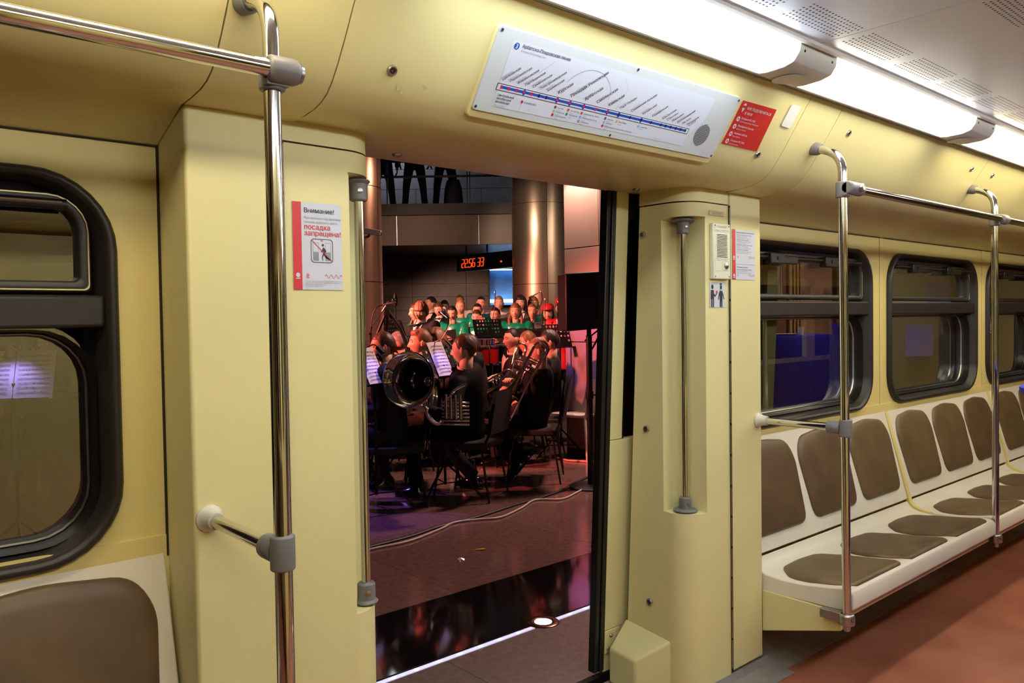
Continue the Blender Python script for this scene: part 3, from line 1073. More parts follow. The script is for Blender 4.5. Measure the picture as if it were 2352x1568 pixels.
S.emit(T, col, dict(paper='paper_insert', blue='blue_print', frame='indicator_frame', strip='indicator_bed', pink='station_led', dark='station_led', slot='speaker_slots', brown='transfer_mark', green='transfer_mark', red='transfer_mark', dgreen='transfer_mark', sky='transfer_mark', amber='transfer_mark'))

# red leaflet beside the map
S = Sheet(np.array([2.316, 1.5572, 2.0243])+mn*.003, mex, mey)
T = put(flat(S, [(0, 0), (.213, 0), (.203, .152), (.001, .150)], 0, .0008), 'red_leaflet', REDP, None)
tag(T, 'small red leaflet with white writing stuck right of the route map', 'leaflet')
S.o = S.o+S.n*.0008
S.text(.040, .126, 'КАК ПОДКЛЮЧИТЬСЯ', .0130, 'w', bold=.014)
S.text(.040, .109, 'К WI-FI', .0130, 'w', bold=.014)
S.poly([(.021, .112), (.012, .130), (.014, .140), (.021, .144), (.028, .140), (.030, .130)], 'w')
S.rect(.011, .128, .031, .136, 'r', .001)
for k, (a, b) in enumerate((('Выберите MT_FREE', 'в списке доступных Wi-Fi сетей'), ('Перейдите в браузер', 'Open your browser'), ('Нажмите «Войти»', 'Press «Sign in»'), ('Смотрите MT_FREE', 'Connect and enjoy'))):
    v = .090-.026*k
    S.disc(.021, v, .0085, 'w', n=18)
    S.disc(.021, v, .0035, 'r', .001, 10)
    S.text(.036, v+.002, a, .0092, 'w', bold=.008)
    S.text(.036, v-.008, b, .0072, 'w')
S.emit(T, dict(w=PAPER, r=REDP), dict(r='red_print'))


def mosmark(S, u, v, s, key):
    S.disc(u, v, .5*s, key, .0009, 18)
    S.rect(u-.5*s, v-.85*s, u+.5*s, v-.62*s, key, .0009)


def squiggle(S, u, v, L, a, key, w):
    n = 40
    S.line([(u+L*i/n, v+a*math.sin(i/n*math.pi*7)*(1 if i/n < .75 else 1)) for i in range(n+1)], w, key)


# warning poster on the left post
S = Sheet((.879, 1.7838, 1.524), (1, 0, 0), (0, 0, 1))
T = put(flat(S, [(0, 0), (.132, 0), (.130, .2105), (0, .2105)], 0, .0008), 'warning_poster', PAPER)
tag(T, 'white warning poster with a red stripe on the left door post', 'poster')
S.o = S.o+S.n*.0008
S.rect(0, 0, .0225, .2105, 'red')
S.text(.029, .186, 'Внимание!', .0160, 'ink', bold=.014)
S.text(.029, .171, 'При мигании над дверями', .0078, 'grey')
S.text(.029, .161, 'сигнала красного цвета', .0078, 'grey')
S.text(.029, .146, 'посадка', .0178, 'red', bold=.012)
S.text(.029, .131, 'запрещена!', .0178, 'red', bold=.012)
o1, o2 = rrect(.046, .106, .066, .124, .009, 5), rrect(.0475, .1045, .0675, .1225, .0078, 5)
for i in range(len(o1)):
    j = (i+1) % len(o1)
    S.poly([o2[i], o1[i], o1[j], o2[j]][::-1], 'ink')
for a in (.052, .085):
    S.rect(a, .071, a+.015, .092, 'grey')
    S.line([(a, .092), (a, .1145), (a+.015, .1145), (a+.015, .092)], .0008, 'grey')
S.disc(.0785, .109, .0031, 'ink', n=14)
S.poly([(.079, .104), (.0835, .101), (.088, .0945), (.086, .093), (.0855, .089), (.0815, .0855), (.0775, .0925), (.074, .0915), (.0725, .092), (.0765, .098)][::-1], 'ink')
S.poly([(.0815, .0865), (.078, .080), (.0785, .071), (.0765, .071), (.0755, .081), (.079, .089)][::-1], 'ink')
S.poly([(.0825, .088), (.089, .080), (.099, .076), (.0985, .0725), (.0875, .077), (.080, .085)][::-1], 'ink')
S.line([(.0475, .1215), (.1045, .0685)], .0016, 'red', .0012)
S.rect(.0725, .1185, .0785, .1205, 'red')
mosmark(S, .0115, .035, .011, 'paper')
mosmark(S, .037, .035, .008, 'pink')
squiggle(S, .083, .033, .047, .0045, 'pink', .0015)
for k in range(4):
    S.text(.030, .0195-.004*k, 'Московский метрополитен Горячая линия'[:38-5*k], .0035, 'grey')
for k in range(2):
    S.text(.083, .0195-.004*k, 'Транспорт Москвы mosmetro'[:26-6*k], .0035, 'grey')
S.emit(T, dict(red=REDW, ink=INK, grey=INKG, paper=PAPER, pink=mat('pale_red_print', (226, 120, 130), .5)), dict(red='red_print', paper='emblem', pink='emblem'))

# two notices on the right pillar
for (z0, z1, nm, lab) in ((1.649, 1.783, 'notice', 'upper white passenger notice with red stripe on the right pillar'), (1.588, 1.6475, 'notice', 'lower small white notice with red stripe, under the larger one on the right pillar')):
    S = Sheet((2.715, 1.7788, z0), (1, 0, 0), (0, 0, 1))
    h = z1-z0
    T = put(flat(S, [(0, 0), (.160, 0), (.160, h), (0, h)], 0, .0007), nm, PAPER)
    tag(T, lab, 'notice', 'notices on the right pillar')
    S.o = S.o+S.n*.0007
    S.rect(0, 0, .0225, h, 'red')
    S.text(.028, h-.0125, 'Правила поведения при экстренной связи' if h > .1 else 'Пассажирам с колясками', .0062, 'ink', bold=.008)
    for k in range(12 if h > .1 else 3):
        S.text(.030, h-.022-.0064*k, ('Нажмите кнопку вызова и сообщите', 'машинисту о случившемся', 'номер вагона указан на панели связи', 'дождитесь ответа машиниста')[k % 4], .0056 if k % 3 else .0060, 'grey' if k % 3 else 'ink')
    mosmark(S, .011, .026 if h > .1 else .016, .012, 'paper')
    squiggle(S, .112, .028 if h > .1 else .017, .046, .0045, 'pink', .0014)
    mosmark(S, .038, .029 if h > .1 else .018, .006, 'pink')
    S.emit(T, dict(red=REDP, ink=INK, grey=INKG, paper=PAPER, pink=MATS['pale_red_print']), dict(red='red_print', paper='emblem', pink='emblem'))

# intercom
IV = mat('ivory_plastic', (226, 224, 200), .4, var=.02)
T = empty('intercom', (2.63, 1.775, 1.586), label='ivory driver intercom box with slotted grille on the right door post', category='intercom')
put(G().box((2.574, 1.768, 1.586), (2.689, 1.786, 1.797)), 'housing', IV, T, bevel=.004)
S = Sheet((2.574, 1.7678, 1.586), (1, 0, 0), (0, 0, 1))
S.text(.0575, .1945, 'ЭКСТРЕННАЯ', .0085, 'grey', align='CENTER')
S.text(.0575, .1825, 'СВЯЗЬ С МАШИНИСТОМ', .0068, 'grey', align='CENTER')
S.line([(.012, .2015), (.103, .2015), (.103, .1795), (.012, .1795), (.012, .2015)], .0007, 'grey')
for a, b in ((.012, .056), (.062, .105)):
    S.line([(a, .078), (b, .078), (b, .031), (a, .031), (a, .078)], .0007, 'grey')
S.text(.034, .070, 'ГОВОРИТЕ', .0050, 'grey', align='CENTER')
S.text(.083, .070, 'ВЫЗОВ', .0058, 'grey', align='CENTER')
S.text(.083, .034, 'МАШИНИСТ', .0050, 'grey', align='CENTER')
S.disc(.034, .058, .0012, 'slot', n=8)
for u, v in ((.013, .203), (.104, .203), (.013, .010), (.104, .010)):
    S.disc(u, v, .003, 'slot', n=10)
for k in range(16):
    S.rect(.024, .0835+k*.0056, .092, .0858+k*.0056, 'slot')
S.emit(T, dict(grey=mat('grey_ink', (150, 148, 136), .5), slot=col['slot']), dict(slot='grille_slots'))
put(G().lathe([(.0125, 0), (.0125, .003), (.009, .006), (.003, .007)], (2.659, 1.768, 1.638), (0, -1, 0), 20), 'call_button', STEEL, T)

# pictogram sticker
S = Sheet((2.571, 1.7838, 1.479), (1, 0, 0), (0, 0, 1))
T = put(flat(S, [(0, 0), (.103, 0), (.103, .095), (0, .095)], 0, .0007), 'pictogram_sticker', PAPER)
tag(T, 'white sticker with two black figures and a red dot under the intercom', 'sticker')
S.o = S.o+S.n*.0007
S.disc(.017, .078, .0075, 'ink', n=18, ry=.009)
S.poly([(.006, .066), (.026, .066), (.0275, .053), (.034, .047), (.043, .055), (.046, .051), (.034, .039), (.027, .043), (.027, .031), (.005, .031)][::-1], 'ink')
S.rect(.008, 0.001, .0155, .031, 'ink')
S.rect(.0185, 0.001, .0265, .031, 'ink')
S.disc(.045, .058, .0065, 'red', n=16, ry=.0065)
S.disc(.073, .077, .0072, 'ink', n=18, ry=.009)
S.poly([(.064, .086), (.066, .093), (.078, .0925), (.0795, .0865)][::-1], 'ink', .001)
S.poly([(.067, .066), (.079, .066), (.086, .056), (.095, .032), (.091, .030), (.083, .047), (.082, .001), (.075, .001), (.0735, .028), (.072, .001), (.065, .001), (.064, .047), (.057, .029), (.053, .031), (.060, .056)][::-1], 'ink')
S.poly([(.070, .066), (.073, .060), (.076, .066)][::-1], 'paper', .001)
S.emit(T, dict(ink=mat('black_print', (46, 44, 46), .5), red=REDW, paper=PAPER), dict(ink='figures', red='red_dot', paper='collar'))

# number plate above the intercom
T = put(G().box((2.571, 1.7815, 1.827), (2.667, 1.786, 1.846)), 'number_plate', mat('brass_plate', (214, 196, 150), .35, var=.04), bevel=.002)
tag(T, 'small raised beige number plate above the intercom', 'plate')
S = Sheet((2.571, 1.7812, 1.827), (1, 0, 0), (0, 0, 1))
S.text(.048, .005, 'ВАГОН №', .0125, 'ink', align='CENTER')
S.emit(T, dict(ink=mat('tan_ink', (150, 132, 92), .5)), {})

# dark smudges on the cove left of the map
smd = mat('smudge', (206, 194, 146), .6)
g = G()
for u, v, a, b in ((1.002, .012, .004, .008), (1.015, .000, .003, .004), (1.055, .034, .004, .006), (1.068, .030, .005, .005), (1.074, .022, .004, .005), (1.060, .044, .003, .003)):
    c = np.array([u+.05, 1.588, 1.979])+mey*v+mn*.0007
    g.add([c+mex*a*math.cos(t)+mey*b*math.sin(t) for t in np.arange(10)*math.pi/5], [tuple(range(10))])
put(g, 'smudge', smd, wall, kind='stuff')

# standing table with a blue cloth at the right edge
BLUEC = mat('royal_blue_cloth', (34, 22, 214), .55, var=.12, scale=5, bump=.1, bscale=20)


def cloth_table(x, y, z0, h, r, label, group='cocktail tables in stretch cloths'):
    t = empty('cocktail_table', (x, y, z0), label=label, category='table', group=group)
    prof = [(r*.78, .0), (r*.70, .08), (r*.56, .30), (r*.50, .50), (r*.58, .72), (r*.80, .90), (r*.97, .975), (r, .985), (r, .997), (r*.97, 1.0)]
    n = 36
    g = G()
    V = []
    for q, hh in prof:
        for j in range(n):
            a = 2*math.pi*j/n
            rr = q*(1+.06*math.cos(4*a)*(1-hh)**1.5)
            V.append((x+rr*math.cos(a), y+rr*math.sin(a), z0+h*hh))
    k = len(prof)
    g.add(V, [(i*n+j, i*n+(j+1) % n, (i+1)*n+(j+1) % n, (i+1)*n+j) for i in range(k-1) for j in range(n)]+[tuple(range((k-1)*n, k*n))])
    put(g, 'stretch_cloth', BLUEC, t, sharp=60)
    put(G().lathe([(.03, .01), (.03, h-.03)], (x, y, z0), n=12), 'table_post', STEEL, t)
    put(G().lathe([(r*.6, .0), (r*.6, .012), (.05, .03)], (x, y, z0), n=24), 'table_foot', GREYD, t)
    return t


cloth_table(3.975, .85, 0, 1.13, .30, 'blue cloth table inside the car, its edge showing at the right frame edge')
# ================================================================== the station platform
GRAN_R = mat('flamed_granite', (104, 88, 80), .42, var=.22, scale=30, bump=.15, bscale=220)
GRAN_B = mat('black_polished_granite', (20, 15, 15), .07, var=.3, scale=60, objrand=.1)
GRAN_P = mat('brown_polished_granite', (112, 84, 78), .13, var=.16, scale=26, rvar=.04, objrand=.05)
JOINT = mat('floor_joint', (26, 20, 18), .6)
METAL = mat('bronze_cladding', (176, 150, 128), .34, metal=.85, var=.04, scale=3, stretch=(40, 40, 1.5), objrand=.03)
STONE = mat('brown_wall_stone', (112, 92, 80), .5, var=.12, scale=5, objrand=.06)
STONE2 = mat('grey_wall_stone', (104, 104, 112), .5, var=.12, scale=5, objrand=.06)
DARKM = mat('dark_metal', (40, 34, 34), .4, var=.1)
BLACKM = mat('black_stand_metal', (12, 12, 13), .45, var=.1, spec=.3)

pf = put(G().box((-5, 2.2, -.30), (16, 18, -.02)), 'platform_floor', JOINT, kind='structure')
me_s = {}


def slabs(name, xs, ys, gap, m, z0=-.02, z1=0.):
    for x0, x1 in zip(xs[:-1], xs[1:]):
        for y0, y1 in zip(ys[:-1], ys[1:]):
            key = (name, round(x1-x0, 3), round(y1-y0, 3))
            if key not in me_s:
                me_s[key] = G().box((gap/2, gap/2, z0), (x1-x0-gap/2, y1-y0-gap/2, z1)).mesh(name, m)
            o = put(me_s[key], name, m, pf, local=True)
            o.location = (x0, y0, 0)
            o.matrix_parent_inverse = wmat(pf).inverted()


put(G().box((-5, 2.205, -.02), (-.002, 2.722, 0)).box((6.002, 2.205, -.02), (16, 2.722, 0)), 'rough_paving', GRAN_R, pf)
slabs('rough_slab', list(np.arange(0, 6.01, 1.0)), [2.205, 2.722], .002, GRAN_R)
slabs('black_slab', list(np.arange(-.85, 7.6, 1.2)), [2.768, 3.372], .002, GRAN_B)
put(G().box((-5, 2.768, -.02), (-.852, 3.372, 0)).box((7.552, 2.768, -.02), (16, 3.372, 0)), 'black_paving', GRAN_B, pf)
slabs('brown_slab', list(np.arange(-1.05, 10.96, 1.2)), list(3.374+np.arange(0, 7.21, 1.2)), .003, GRAN_P)
put(G().box((-5, 3.374, -.02), (-1.052, 18, 0)).box((10.952, 3.374, -.02), (16, 18, 0)).box((-1.05, 10.576, -.02), (10.95, 18, 0)), 'brown_paving', GRAN_P, pf)
# light line along the platform edge
E_LED = emat('led_white', (.78, .82, 1.), 20)
E_STRIP = emat('led_strip_glow', (.55, .60, 1.), .7)
E_LED.cycles.emission_sampling = 'NONE'
E_STRIP.cycles.emission_sampling = 'NONE'
T = empty('edge_light_strip', (2.4, 2.745, -.02), label='glowing white light strip set in the platform floor beyond the door', category='light strip')
put(G().box((-3, 2.723, -.02), (10, 2.767, -.004)), 'channel', STEEL, T)
put(G().box((-3, 2.733, -.010), (10, 2.757, -.001)), 'diffuser', E_STRIP, T)
for k in range(30):
    x = 1.30+.113*k
    if abs(x-2.6) < .08:
        continue
    put(G().ell((x, 2.745, -.001), (.010, .006, .003), 10, 6), 'led', E_LED, T)
T = empty('ground_light', (2.6, 2.756, -.02), label='round recessed ground light glowing white in the platform floor', category='ground light')
put(G().lathe([(.078, -.02), (.078, .001), (.074, .004), (.046, .005), (.042, .003), (.042, -.01)], (2.6, 2.756, 0), n=40), 'bronze_ring', mat('bronze_ring', (120, 84, 70), .25, metal=.9), T)
put(G().lathe([(.041, -.008), (.041, .002), (.030, .004), (.004, .005)], (2.6, 2.756, 0), n=32), 'lens', emat('ground_lens', (1, .97, 1), 16), T)


# ------------------------------------------------------------------ columns and pier
def clad_column(c, r, seams, a0, npan, name, gap=.008):
    """round column of curved metal panels"""
    root = put(G().lathe([(r-.02, 0), (r-.02, 6)], (c[0], c[1], 0), n=40), name, DARKM, kind='structure')
    for z0, z1 in zip(seams[:-1], seams[1:]):
        for k in range(npan):
            b0, b1 = a0+2*math.pi*k/npan+gap/r/2, a0+2*math.pi*(k+1)/npan-gap/r/2
            n = 14
            g = G()
            V = []
            for z in (z0+gap/2, z1-gap/2):
                for rr in (r, r-.015):
                    V += [(c[0]+rr*math.cos(b0+(b1-b0)*i/n), c[1]+rr*math.sin(b0+(b1-b0)*i/n), z) for i in range(n+1)]
            q = n+1
            Fs = []
            for i in range(n):
                Fs += [(i, i+1, 2*q+i+1, 2*q+i), (2*q+i, 2*q+i+1, 3*q+i+1, 3*q+i), (q+i+1, q+i, i, i+1)[::-1]]
            Fs += [(0, 2*q, 3*q, q), (n, q+n, 3*q+n, 2*q+n)]
            g.add(V, Fs)
            put(g, 'metal_panel', METAL, root)
    return root


cc = at(1246, 728, 13.6)
ang_cam = math.atan2(-cc[1], -cc[0])
clad_column(cc, .50, [0, .69, 2.02, 3.35, 4.68, 6.0], ang_cam+.19, 4, 'column_1')
c2 = at(806, 728, 8.6)
clad_column(c2, .345, [0, .93, 1.86, 2.86, 3.8, 4.7], math.atan2(-c2[1], -c2[0])+1.05, 4, 'column_2')
PIERM = mat('pier_cladding', (160, 138, 130), .42, metal=.35, var=.04, scale=3, stretch=(30, 30, 1.5))
pier = put(G().box((6.02, 5.48, 0), (7.2, 5.94, 5.6)), 'pier_1', DARKM, kind='structure')
for z0, z1 in ((.09, 1.195), (1.205, 2.165), (2.175, 3.6), (3.61, 5.6)):
    put(G().box((6.0, 5.475, z0), (6.018, 5.945, z1)), 'metal_panel', PIERM, pier, bevel=.002)
    put(G().box((6.003, 5.46, z0), (7.2, 5.478, z1)), 'metal_panel', PIERM, pier, bevel=.002)
    put(G().box((6.003, 5.942, z0), (7.2, 5.96, z1)), 'metal_panel', PIERM, pier, bevel=.002)
put(G().box((5.995, 5.47, 0), (6.02, 5.95, .088)), 'skirting', DARKM, pier)
T = empty('wall_washer', (5.93, 5.9, 2.93), label='small lamp at the top of the pale pink pier', category='lamp')
put(G().box((5.90, 5.84, 2.93), (5.998, 5.96, 2.99)), 'washer_body', WHITE, T, bevel=.006)
put(G().box((5.91, 5.85, 2.924), (5.99, 5.95, 2.931)), 'washer_lens', emat('washer_glow', (1, .8, .62), 22), T)

# surveillance camera on the left column
p = at(856, 533, 8.25)
T = empty('security_camera', tuple(p), label='white box security camera on the bronze column left of the clock', category='security camera')
ax, ay, az = HR*.085, HD*.03, np.array([0, 0, .028])
tilt = np.array([0, 0, -.014])
put(G().obox(p, HR*.085+tilt, ay, az+HR*.008), 'camera_housing', WHITE, T, bevel=.005)
put(G().obox(p+HR*.085+tilt, HR*.004, ay*.8, az*.8), 'camera_window', BLK, T)
put(G().tube([p-HR*.03+np.array([0, 0, -.028]), p-HR*.05+np.array([0, 0, -.05]), p-HR*.05+HD*.15], .012, 8), 'camera_bracket', GREYP, T)


# ------------------------------------------------------------------ mezzanine behind the stage (square to the view)
def bg(px, depth, z):
    v = at(px, 728, depth)
    v[2] = z
    return v


def bgbox(px0, px1, d0, d1, z0, z1):
    a, b, c, d = bg(px0, d0, z0), bg(px1, d0, z0), bg(px1, d0, z0)+HD*(d1-d0), bg(px0, d0, z0)+HD*(d1-d0)
    V = [a, b, c, d]+[np.array([q[0], q[1], z1]) for q in (a, b, c, d)]
    return G().add(V, [(3, 2, 1, 0), (4, 5, 6, 7), (0, 1, 5, 4), (1, 2, 6, 5), (2, 3, 7, 6), (3, 0, 4, 7)])


mz = put(bgbox(-600, 1400, 14.06, 17.4, 2.80, 3.42), 'mezzanine_floor', DARKM, kind='structure')
for a, b in ((728, 914), (916.5, 1101.5), (1104, 1290)):
    put(bgbox(a, b, 14.0, 14.05, 2.755, 3.275), 'fascia_panel', mat('fascia_cladding', (98, 84, 76), .45, metal=.6, var=.05, scale=3), mz, bevel=.004)
for a in (915.2, 1102.8):
    put(bgbox(a-1, a+1, 14.01, 14.05, 2.76, 3.27), 'fascia_strip', STEEL, mz)
put(bgbox(-600, 1400, 13.98, 14.3, 3.28, 3.475), 'floor_edge', mat('dark_brown_edge', (44, 30, 28), .45), mz)
bal = empty('balustrade', tuple(bg(1050, 14.2, 3.47)), label='glass balustrade with thin dark rails on the mezzanine above the choir', category='balustrade')
for a in (894, 1078, 1084, 1270):
    put(bgbox(a-1.3, a+1.3, 14.12, 14.16, 3.475, 4.6), 'post', DARKM, bal)
for a, b in ((700, 892), (897, 1076), (1087, 1268)):
    put(bgbox(a, b, 14.135, 14.147, 3.50, 4.55), 'glass_panel', CLEAR, bal)
for z in (3.965, 4.23, 4.6):
    put(bgbox(700, 1400, 14.10, 14.13, z-.018, z+.018), 'rail', DARKM, bal)
bw = put(bgbox(-600, 1500, 17.3, 17.5, 0, 6), 'wall_back', JOINT, kind='structure')
for r in range(10):
    for k in range(5):
        a = 700+k*124+(62 if r % 2 else 0)*0
        put(bgbox(a+.4, a+123.6, 17.26, 17.31, r*.279+.003, r*.279+.276), 'wall_stone', STONE, bw)
for r in range(5):
    for k in range(4):
        a = 750+k*150+(60 if r % 2 else 0)
        put(bgbox(a+.5, a+149.5, 17.26, 17.31, 3.42+r*.42+.004, 3.42+r*.42+.416), 'wall_stone', STONE2, bw)
# blue lit niche on the back wall
T = empty('light_box', tuple(bg(1156, 16.6, 1.7)), label='blue lit panel with bright tubes behind the choir, under the clock', category='light box')
put(bgbox(1124, 1215, 16.9, 17.0, 1.75, 2.50), 'panel', mat('blue_panel', (70, 110, 150), .35, var=.25, scale=4), T)
put(bgbox(1122, 1126, 16.6, 17.0, 1.70, 2.52), 'side_frame', DARKM, T)
E_BLUE = emat('blue_tube', (.30, .52, 1.), 7)
put(bgbox(1126, 1215, 16.78, 16.84, 2.475, 2.495), 'upper_tube', E_BLUE, T)
put(bgbox(1126, 1215, 16.70, 16.78, 1.80, 1.86), 'lower_tube', emat('pale_tube', (.62, .78, 1.), 12), T)
lamp('blue_soffit_light', 'SPOT', tuple(bg(1172, 15.0, 2.35)), tuple(bg(1172, 15.2, 2.8)), 14, (.25, .4, 1), .05, 110)

# digital clock hanging under the mezzanine, its face across the stage
p0 = at(1054, 604, 14.8)
T = empty('station_clock', tuple(p0+np.array([0, 0, -.12])), label='long black station clock with red glowing digits', category='clock')
ex, ez = np.array([0., -1., 0.]), np.array([0, 0, 1.])
put(G().obox(p0+ex*.85+np.array([.10, 0, .0]), ex*.95, np.array([.08, 0, 0]), ez*.135), 'clock_housing', mat('clock_black', (12, 10, 12), .25), T, bevel=.01)
for s_ in (.1, .7):
    q = p0+ex*s_+np.array([.1, 0, .13])
    put(G().tube([q, q+np.array([0, 0, .35])], .015, 8), 'hanger', DARKM, T)
put(G().obox(p0+ex*.85+np.array([.07, 0, -.15]), ex*.95, np.array([.05, 0, 0]), ez*.012), 'lower_edge', STEEL, T)
E_DIG = mat('digit_red', (30, 4, 2), .5, emit=((1, .075, .012), 1.1))
E_DIG.cycles.emission_sampling = 'NONE'
SEG = {'2': 'abged', '5': 'afgcd', '6': 'afgcde', '3': 'abgcd'}
face = p0+np.array([.015, 0, 0])


def seg_digit(ch, u):
    w_, h_, t_ = .066, .145, .013
    S_ = {'a': (0, h_, w_, h_), 'b': (w_, h_/2, w_, h_), 'c': (w_, 0, w_, h_/2), 'd': (0, 0, w_, 0), 'e': (0, 0, 0, h_/2), 'f': (0, h_/2, 0, h_), 'g': (0, h_/2, w_, h_/2)}
    g = G()
    for s in SEG[ch]:
        x0, y0, x1, y1 = S_[s]
        sk = .16
        a = face+ex*(u+x0+sk*y0)+ez*(y0-.09)
        b = face+ex*(u+x1+sk*y1)+ez*(y1-.09)
        dirv = (b-a)/np.linalg.norm(b-a)
        g.obox((a+b)/2, (b-a)/2*.88, np.array([.006, 0, 0]), np.cross(dirv, [1, 0, 0])*t_/2)
    put(g, 'digit', E_DIG, T)


for ch, u in zip('225633', (.06, .157, .275, .372, .520, .617)):
    seg_digit(ch, u)
put(G().obox(face+ex*.252+ez*-.085, ex*.010, np.array([.006, 0, 0]), ez*.010), 'digit_point', E_DIG, T)
put(G().ell(at(1151, 600, 13.7), (.018, .018, .018), 10, 8), 'indicator_light', E_DIG, T)

# ------------------------------------------------------------------ black line array speaker on its pole
p = onz(1357, 1118)
T = empty('speaker_stand', tuple(p), label='tall black speaker pole on a round base near the white chair', category='speaker stand')
put(G().lathe([(.19, 0), (.19, .012), (.17, .02), (.04, .03)], p, n=32), 'round_base', BLACKM, T)
tp = at(1354, 760, 6.85)
put(G().tube([p, (p[0], p[1], 1.3)], .026, 14), 'lower_tube', BLACKM, T)
put(G().tube([(p[0], p[1], .75), (p[0], p[1], 1.40)], .020, 14), 'upper_tube', BLACKM, T)
k_ = put(G().lathe([(.033, -.03), (.033, .03)], (p[0], p[1], .79), n=16), 'collar', BLACKM, T)
kp = np.array([p[0], p[1], .79])
put(G().tube([kp, kp+HR*.07], .008, 8).lathe([(.02, 0), (.022, .015), (.018, .03)], kp+HR*.06, HR, 12), 'clamp_knob', BLACKM, k_)
put(G().tube(fillet([kp+np.array([0, 0, .36]), kp+HR*.03+np.array([0, 0, .40]), kp+HR*.10+np.array([0, 0, .53]), kp+HR*.16+np.array([0, 0, .55])], .06), .008, 8), 'cable', BLK, T)
c = at(1337, 692, 6.9)
T = empty('loudspeaker', (c[0], c[1], c[2]-.25), label='large black loudspeaker on the tall pole beside the pier', category='loudspeaker')
fx = HR*.97+HD*.25
fx /= np.linalg.norm(fx)
fy = np.array([-fx[1], fx[0], 0])
poly = [(-.180, -.10), (.155, -.10), (.175, -.03), (.150, .20), (-.155, .20), (-.180, .10)]
Vv = []
for z in (-.243, .248):
    Vv += [c+fx*a+fy*b+np.array([0, 0, z+(.012*a/.18)]) for a, b in poly]
n = len(poly)
put(G().add(Vv, [tuple(range(n))[::-1], tuple(range(n, 2*n))]+[(i, (i+1) % n, n+(i+1) % n, n+i) for i in range(n)]), 'cabinet', mat('speaker_black', (20, 19, 20), .5, var=.1, bump=.2, bscale=300), T, bevel=.012)
put(G().obox(c+fx*.168+fy*.0+np.array([0, 0, .08]), fx*.012, fy*.03, np.array([0, 0, .06])), 'side_handle', BLK, T, bevel=.004)
for dz in (.05, -.01):
    put(G().ell(c+fx*.118-fy*.101+np.array([0, 0, dz]), (.014, .014, .014), 10, 8), 'input_socket', DARKM, T)
put(G().tube(fillet([c+fx*.17+np.array([0, 0, .02]), c+fx*.205+np.array([0, 0, -.03]), c+fx*.185+np.array([0, 0, -.22]), c+fx*.02+np.array([0, 0, -.34])], .08), .007, 8), 'signal_cable', BLK, T)

# ------------------------------------------------------------------ floor clutter
T = put(G().tube(smooth_path([(a, b, .009) for a, b in ((2.45, 4.36), (2.665, 4.372), (2.919, 4.358), (3.236, 4.455), (3.426, 4.531), (3.602, 4.478), (3.755, 4.416), (4.05, 4.52), (4.316, 4.644), (4.484, 4.519), (4.79, 4.621), (5.05, 4.73), (5.6, 4.86))]), .0075, 10), 'cable', mat('white_cable', (206, 186, 172), .4))
tag(T, 'thin pale cable snaking across the brown floor in front of the band', 'cable')
T = put(G().tube(smooth_path([(a, b, .008) for a, b in ((2.3, 4.42), (2.7, 4.435), (3.0, 4.46), (3.3, 4.53), (3.7, 4.56), (4.1, 4.64), (4.5, 4.70), (4.8, 4.78), (5.1, 4.92), (5.6, 5.08))]), .016, 10, flat=.5), 'cable', mat('black_cable', (18, 16, 16), .5))
tag(T, 'flat black cable lying just behind the pale cable on the floor', 'cable')
T = put(G().tube([(6.3, 6.5, .01), (5.95, 6.3, .01), (5.8, 6.05, .01), (5.75, 5.7, .01), (5.95, 5.3, .01)], .012, 8), 'cable', mat('orange_cable', (196, 110, 84), .4))
tag(T, 'orange cable by the foot of the pier behind the white chair', 'cable')
p = onz(1093, 1264)
T = empty('litter_scrap', tuple(p), label='small yellow scrap lying on the brown floor', category='litter')
put(G().tube([p+np.array([0, 0, .006]), p+np.array([.05, -.03, .006])], [.008, .010], 8, flat=.6), 'yellow_wrapper', mat('yellow_scrap', (214, 168, 50), .5), T)
put(G().tube([p+np.array([-.06, .035, .003]), p+np.array([.0, 0, .004])], .002, 6), 'stick', MATS['yellow_scrap'], T)
g = G()
p = onz(1063, 1287)
for k in range(14):
    a, b = rng.normal(0, .014, 2)
    g.add([p+np.array([a, b, .002]), p+np.array([a+.02*rng.random(), b+.012, .012*rng.random()+.003]), p+np.array([a-.008, b+.02*rng.random(), .016*rng.random()+.002])], [(0, 1, 2)])
tag(put(g, 'plastic_scrap', mat('clear_scrap', (200, 196, 200), .1)), 'crumpled clear plastic scrap on the floor in front of the cable', 'litter')
p = onz(1088, 1117)
T = empty('water_bottle', tuple(p), label='clear plastic water bottle with blue cap on the floor by the chair', category='bottle')
put(G().lathe([(.028, 0), (.031, .01), (.031, .09), (.028, .10), (.031, .11), (.031, .15), (.024, .18), (.012, .205), (.012, .212)], p, n=18), 'bottle', glassmat('clear_plastic', (.86, .84, .86), gain=1.6), T)
put(G().lathe([(.0315, .10), (.0315, .145)], p, n=18, cap=False), 'bottle_label', PAPER, T)
put(G().lathe([(.0145, .210), (.0145, .232), (.012, .234)], p, n=14), 'bottle_cap', BLUE, T)

# ------------------------------------------------------------------ what stands beyond the right-hand windows
WALLG = mat('grey_green_wall', (150, 150, 132), .5, var=.05)
WALLO = mat('olive_wall', (196, 160, 70), .5, var=.05)
WALLB = mat('beige_drape', (190, 170, 120), .6, var=.1, scale=3, stretch=(30, 30, 1))
WALLK = mat('brown_drape', (96, 74, 60), .6, var=.12, scale=3, stretch=(30, 30, 1))


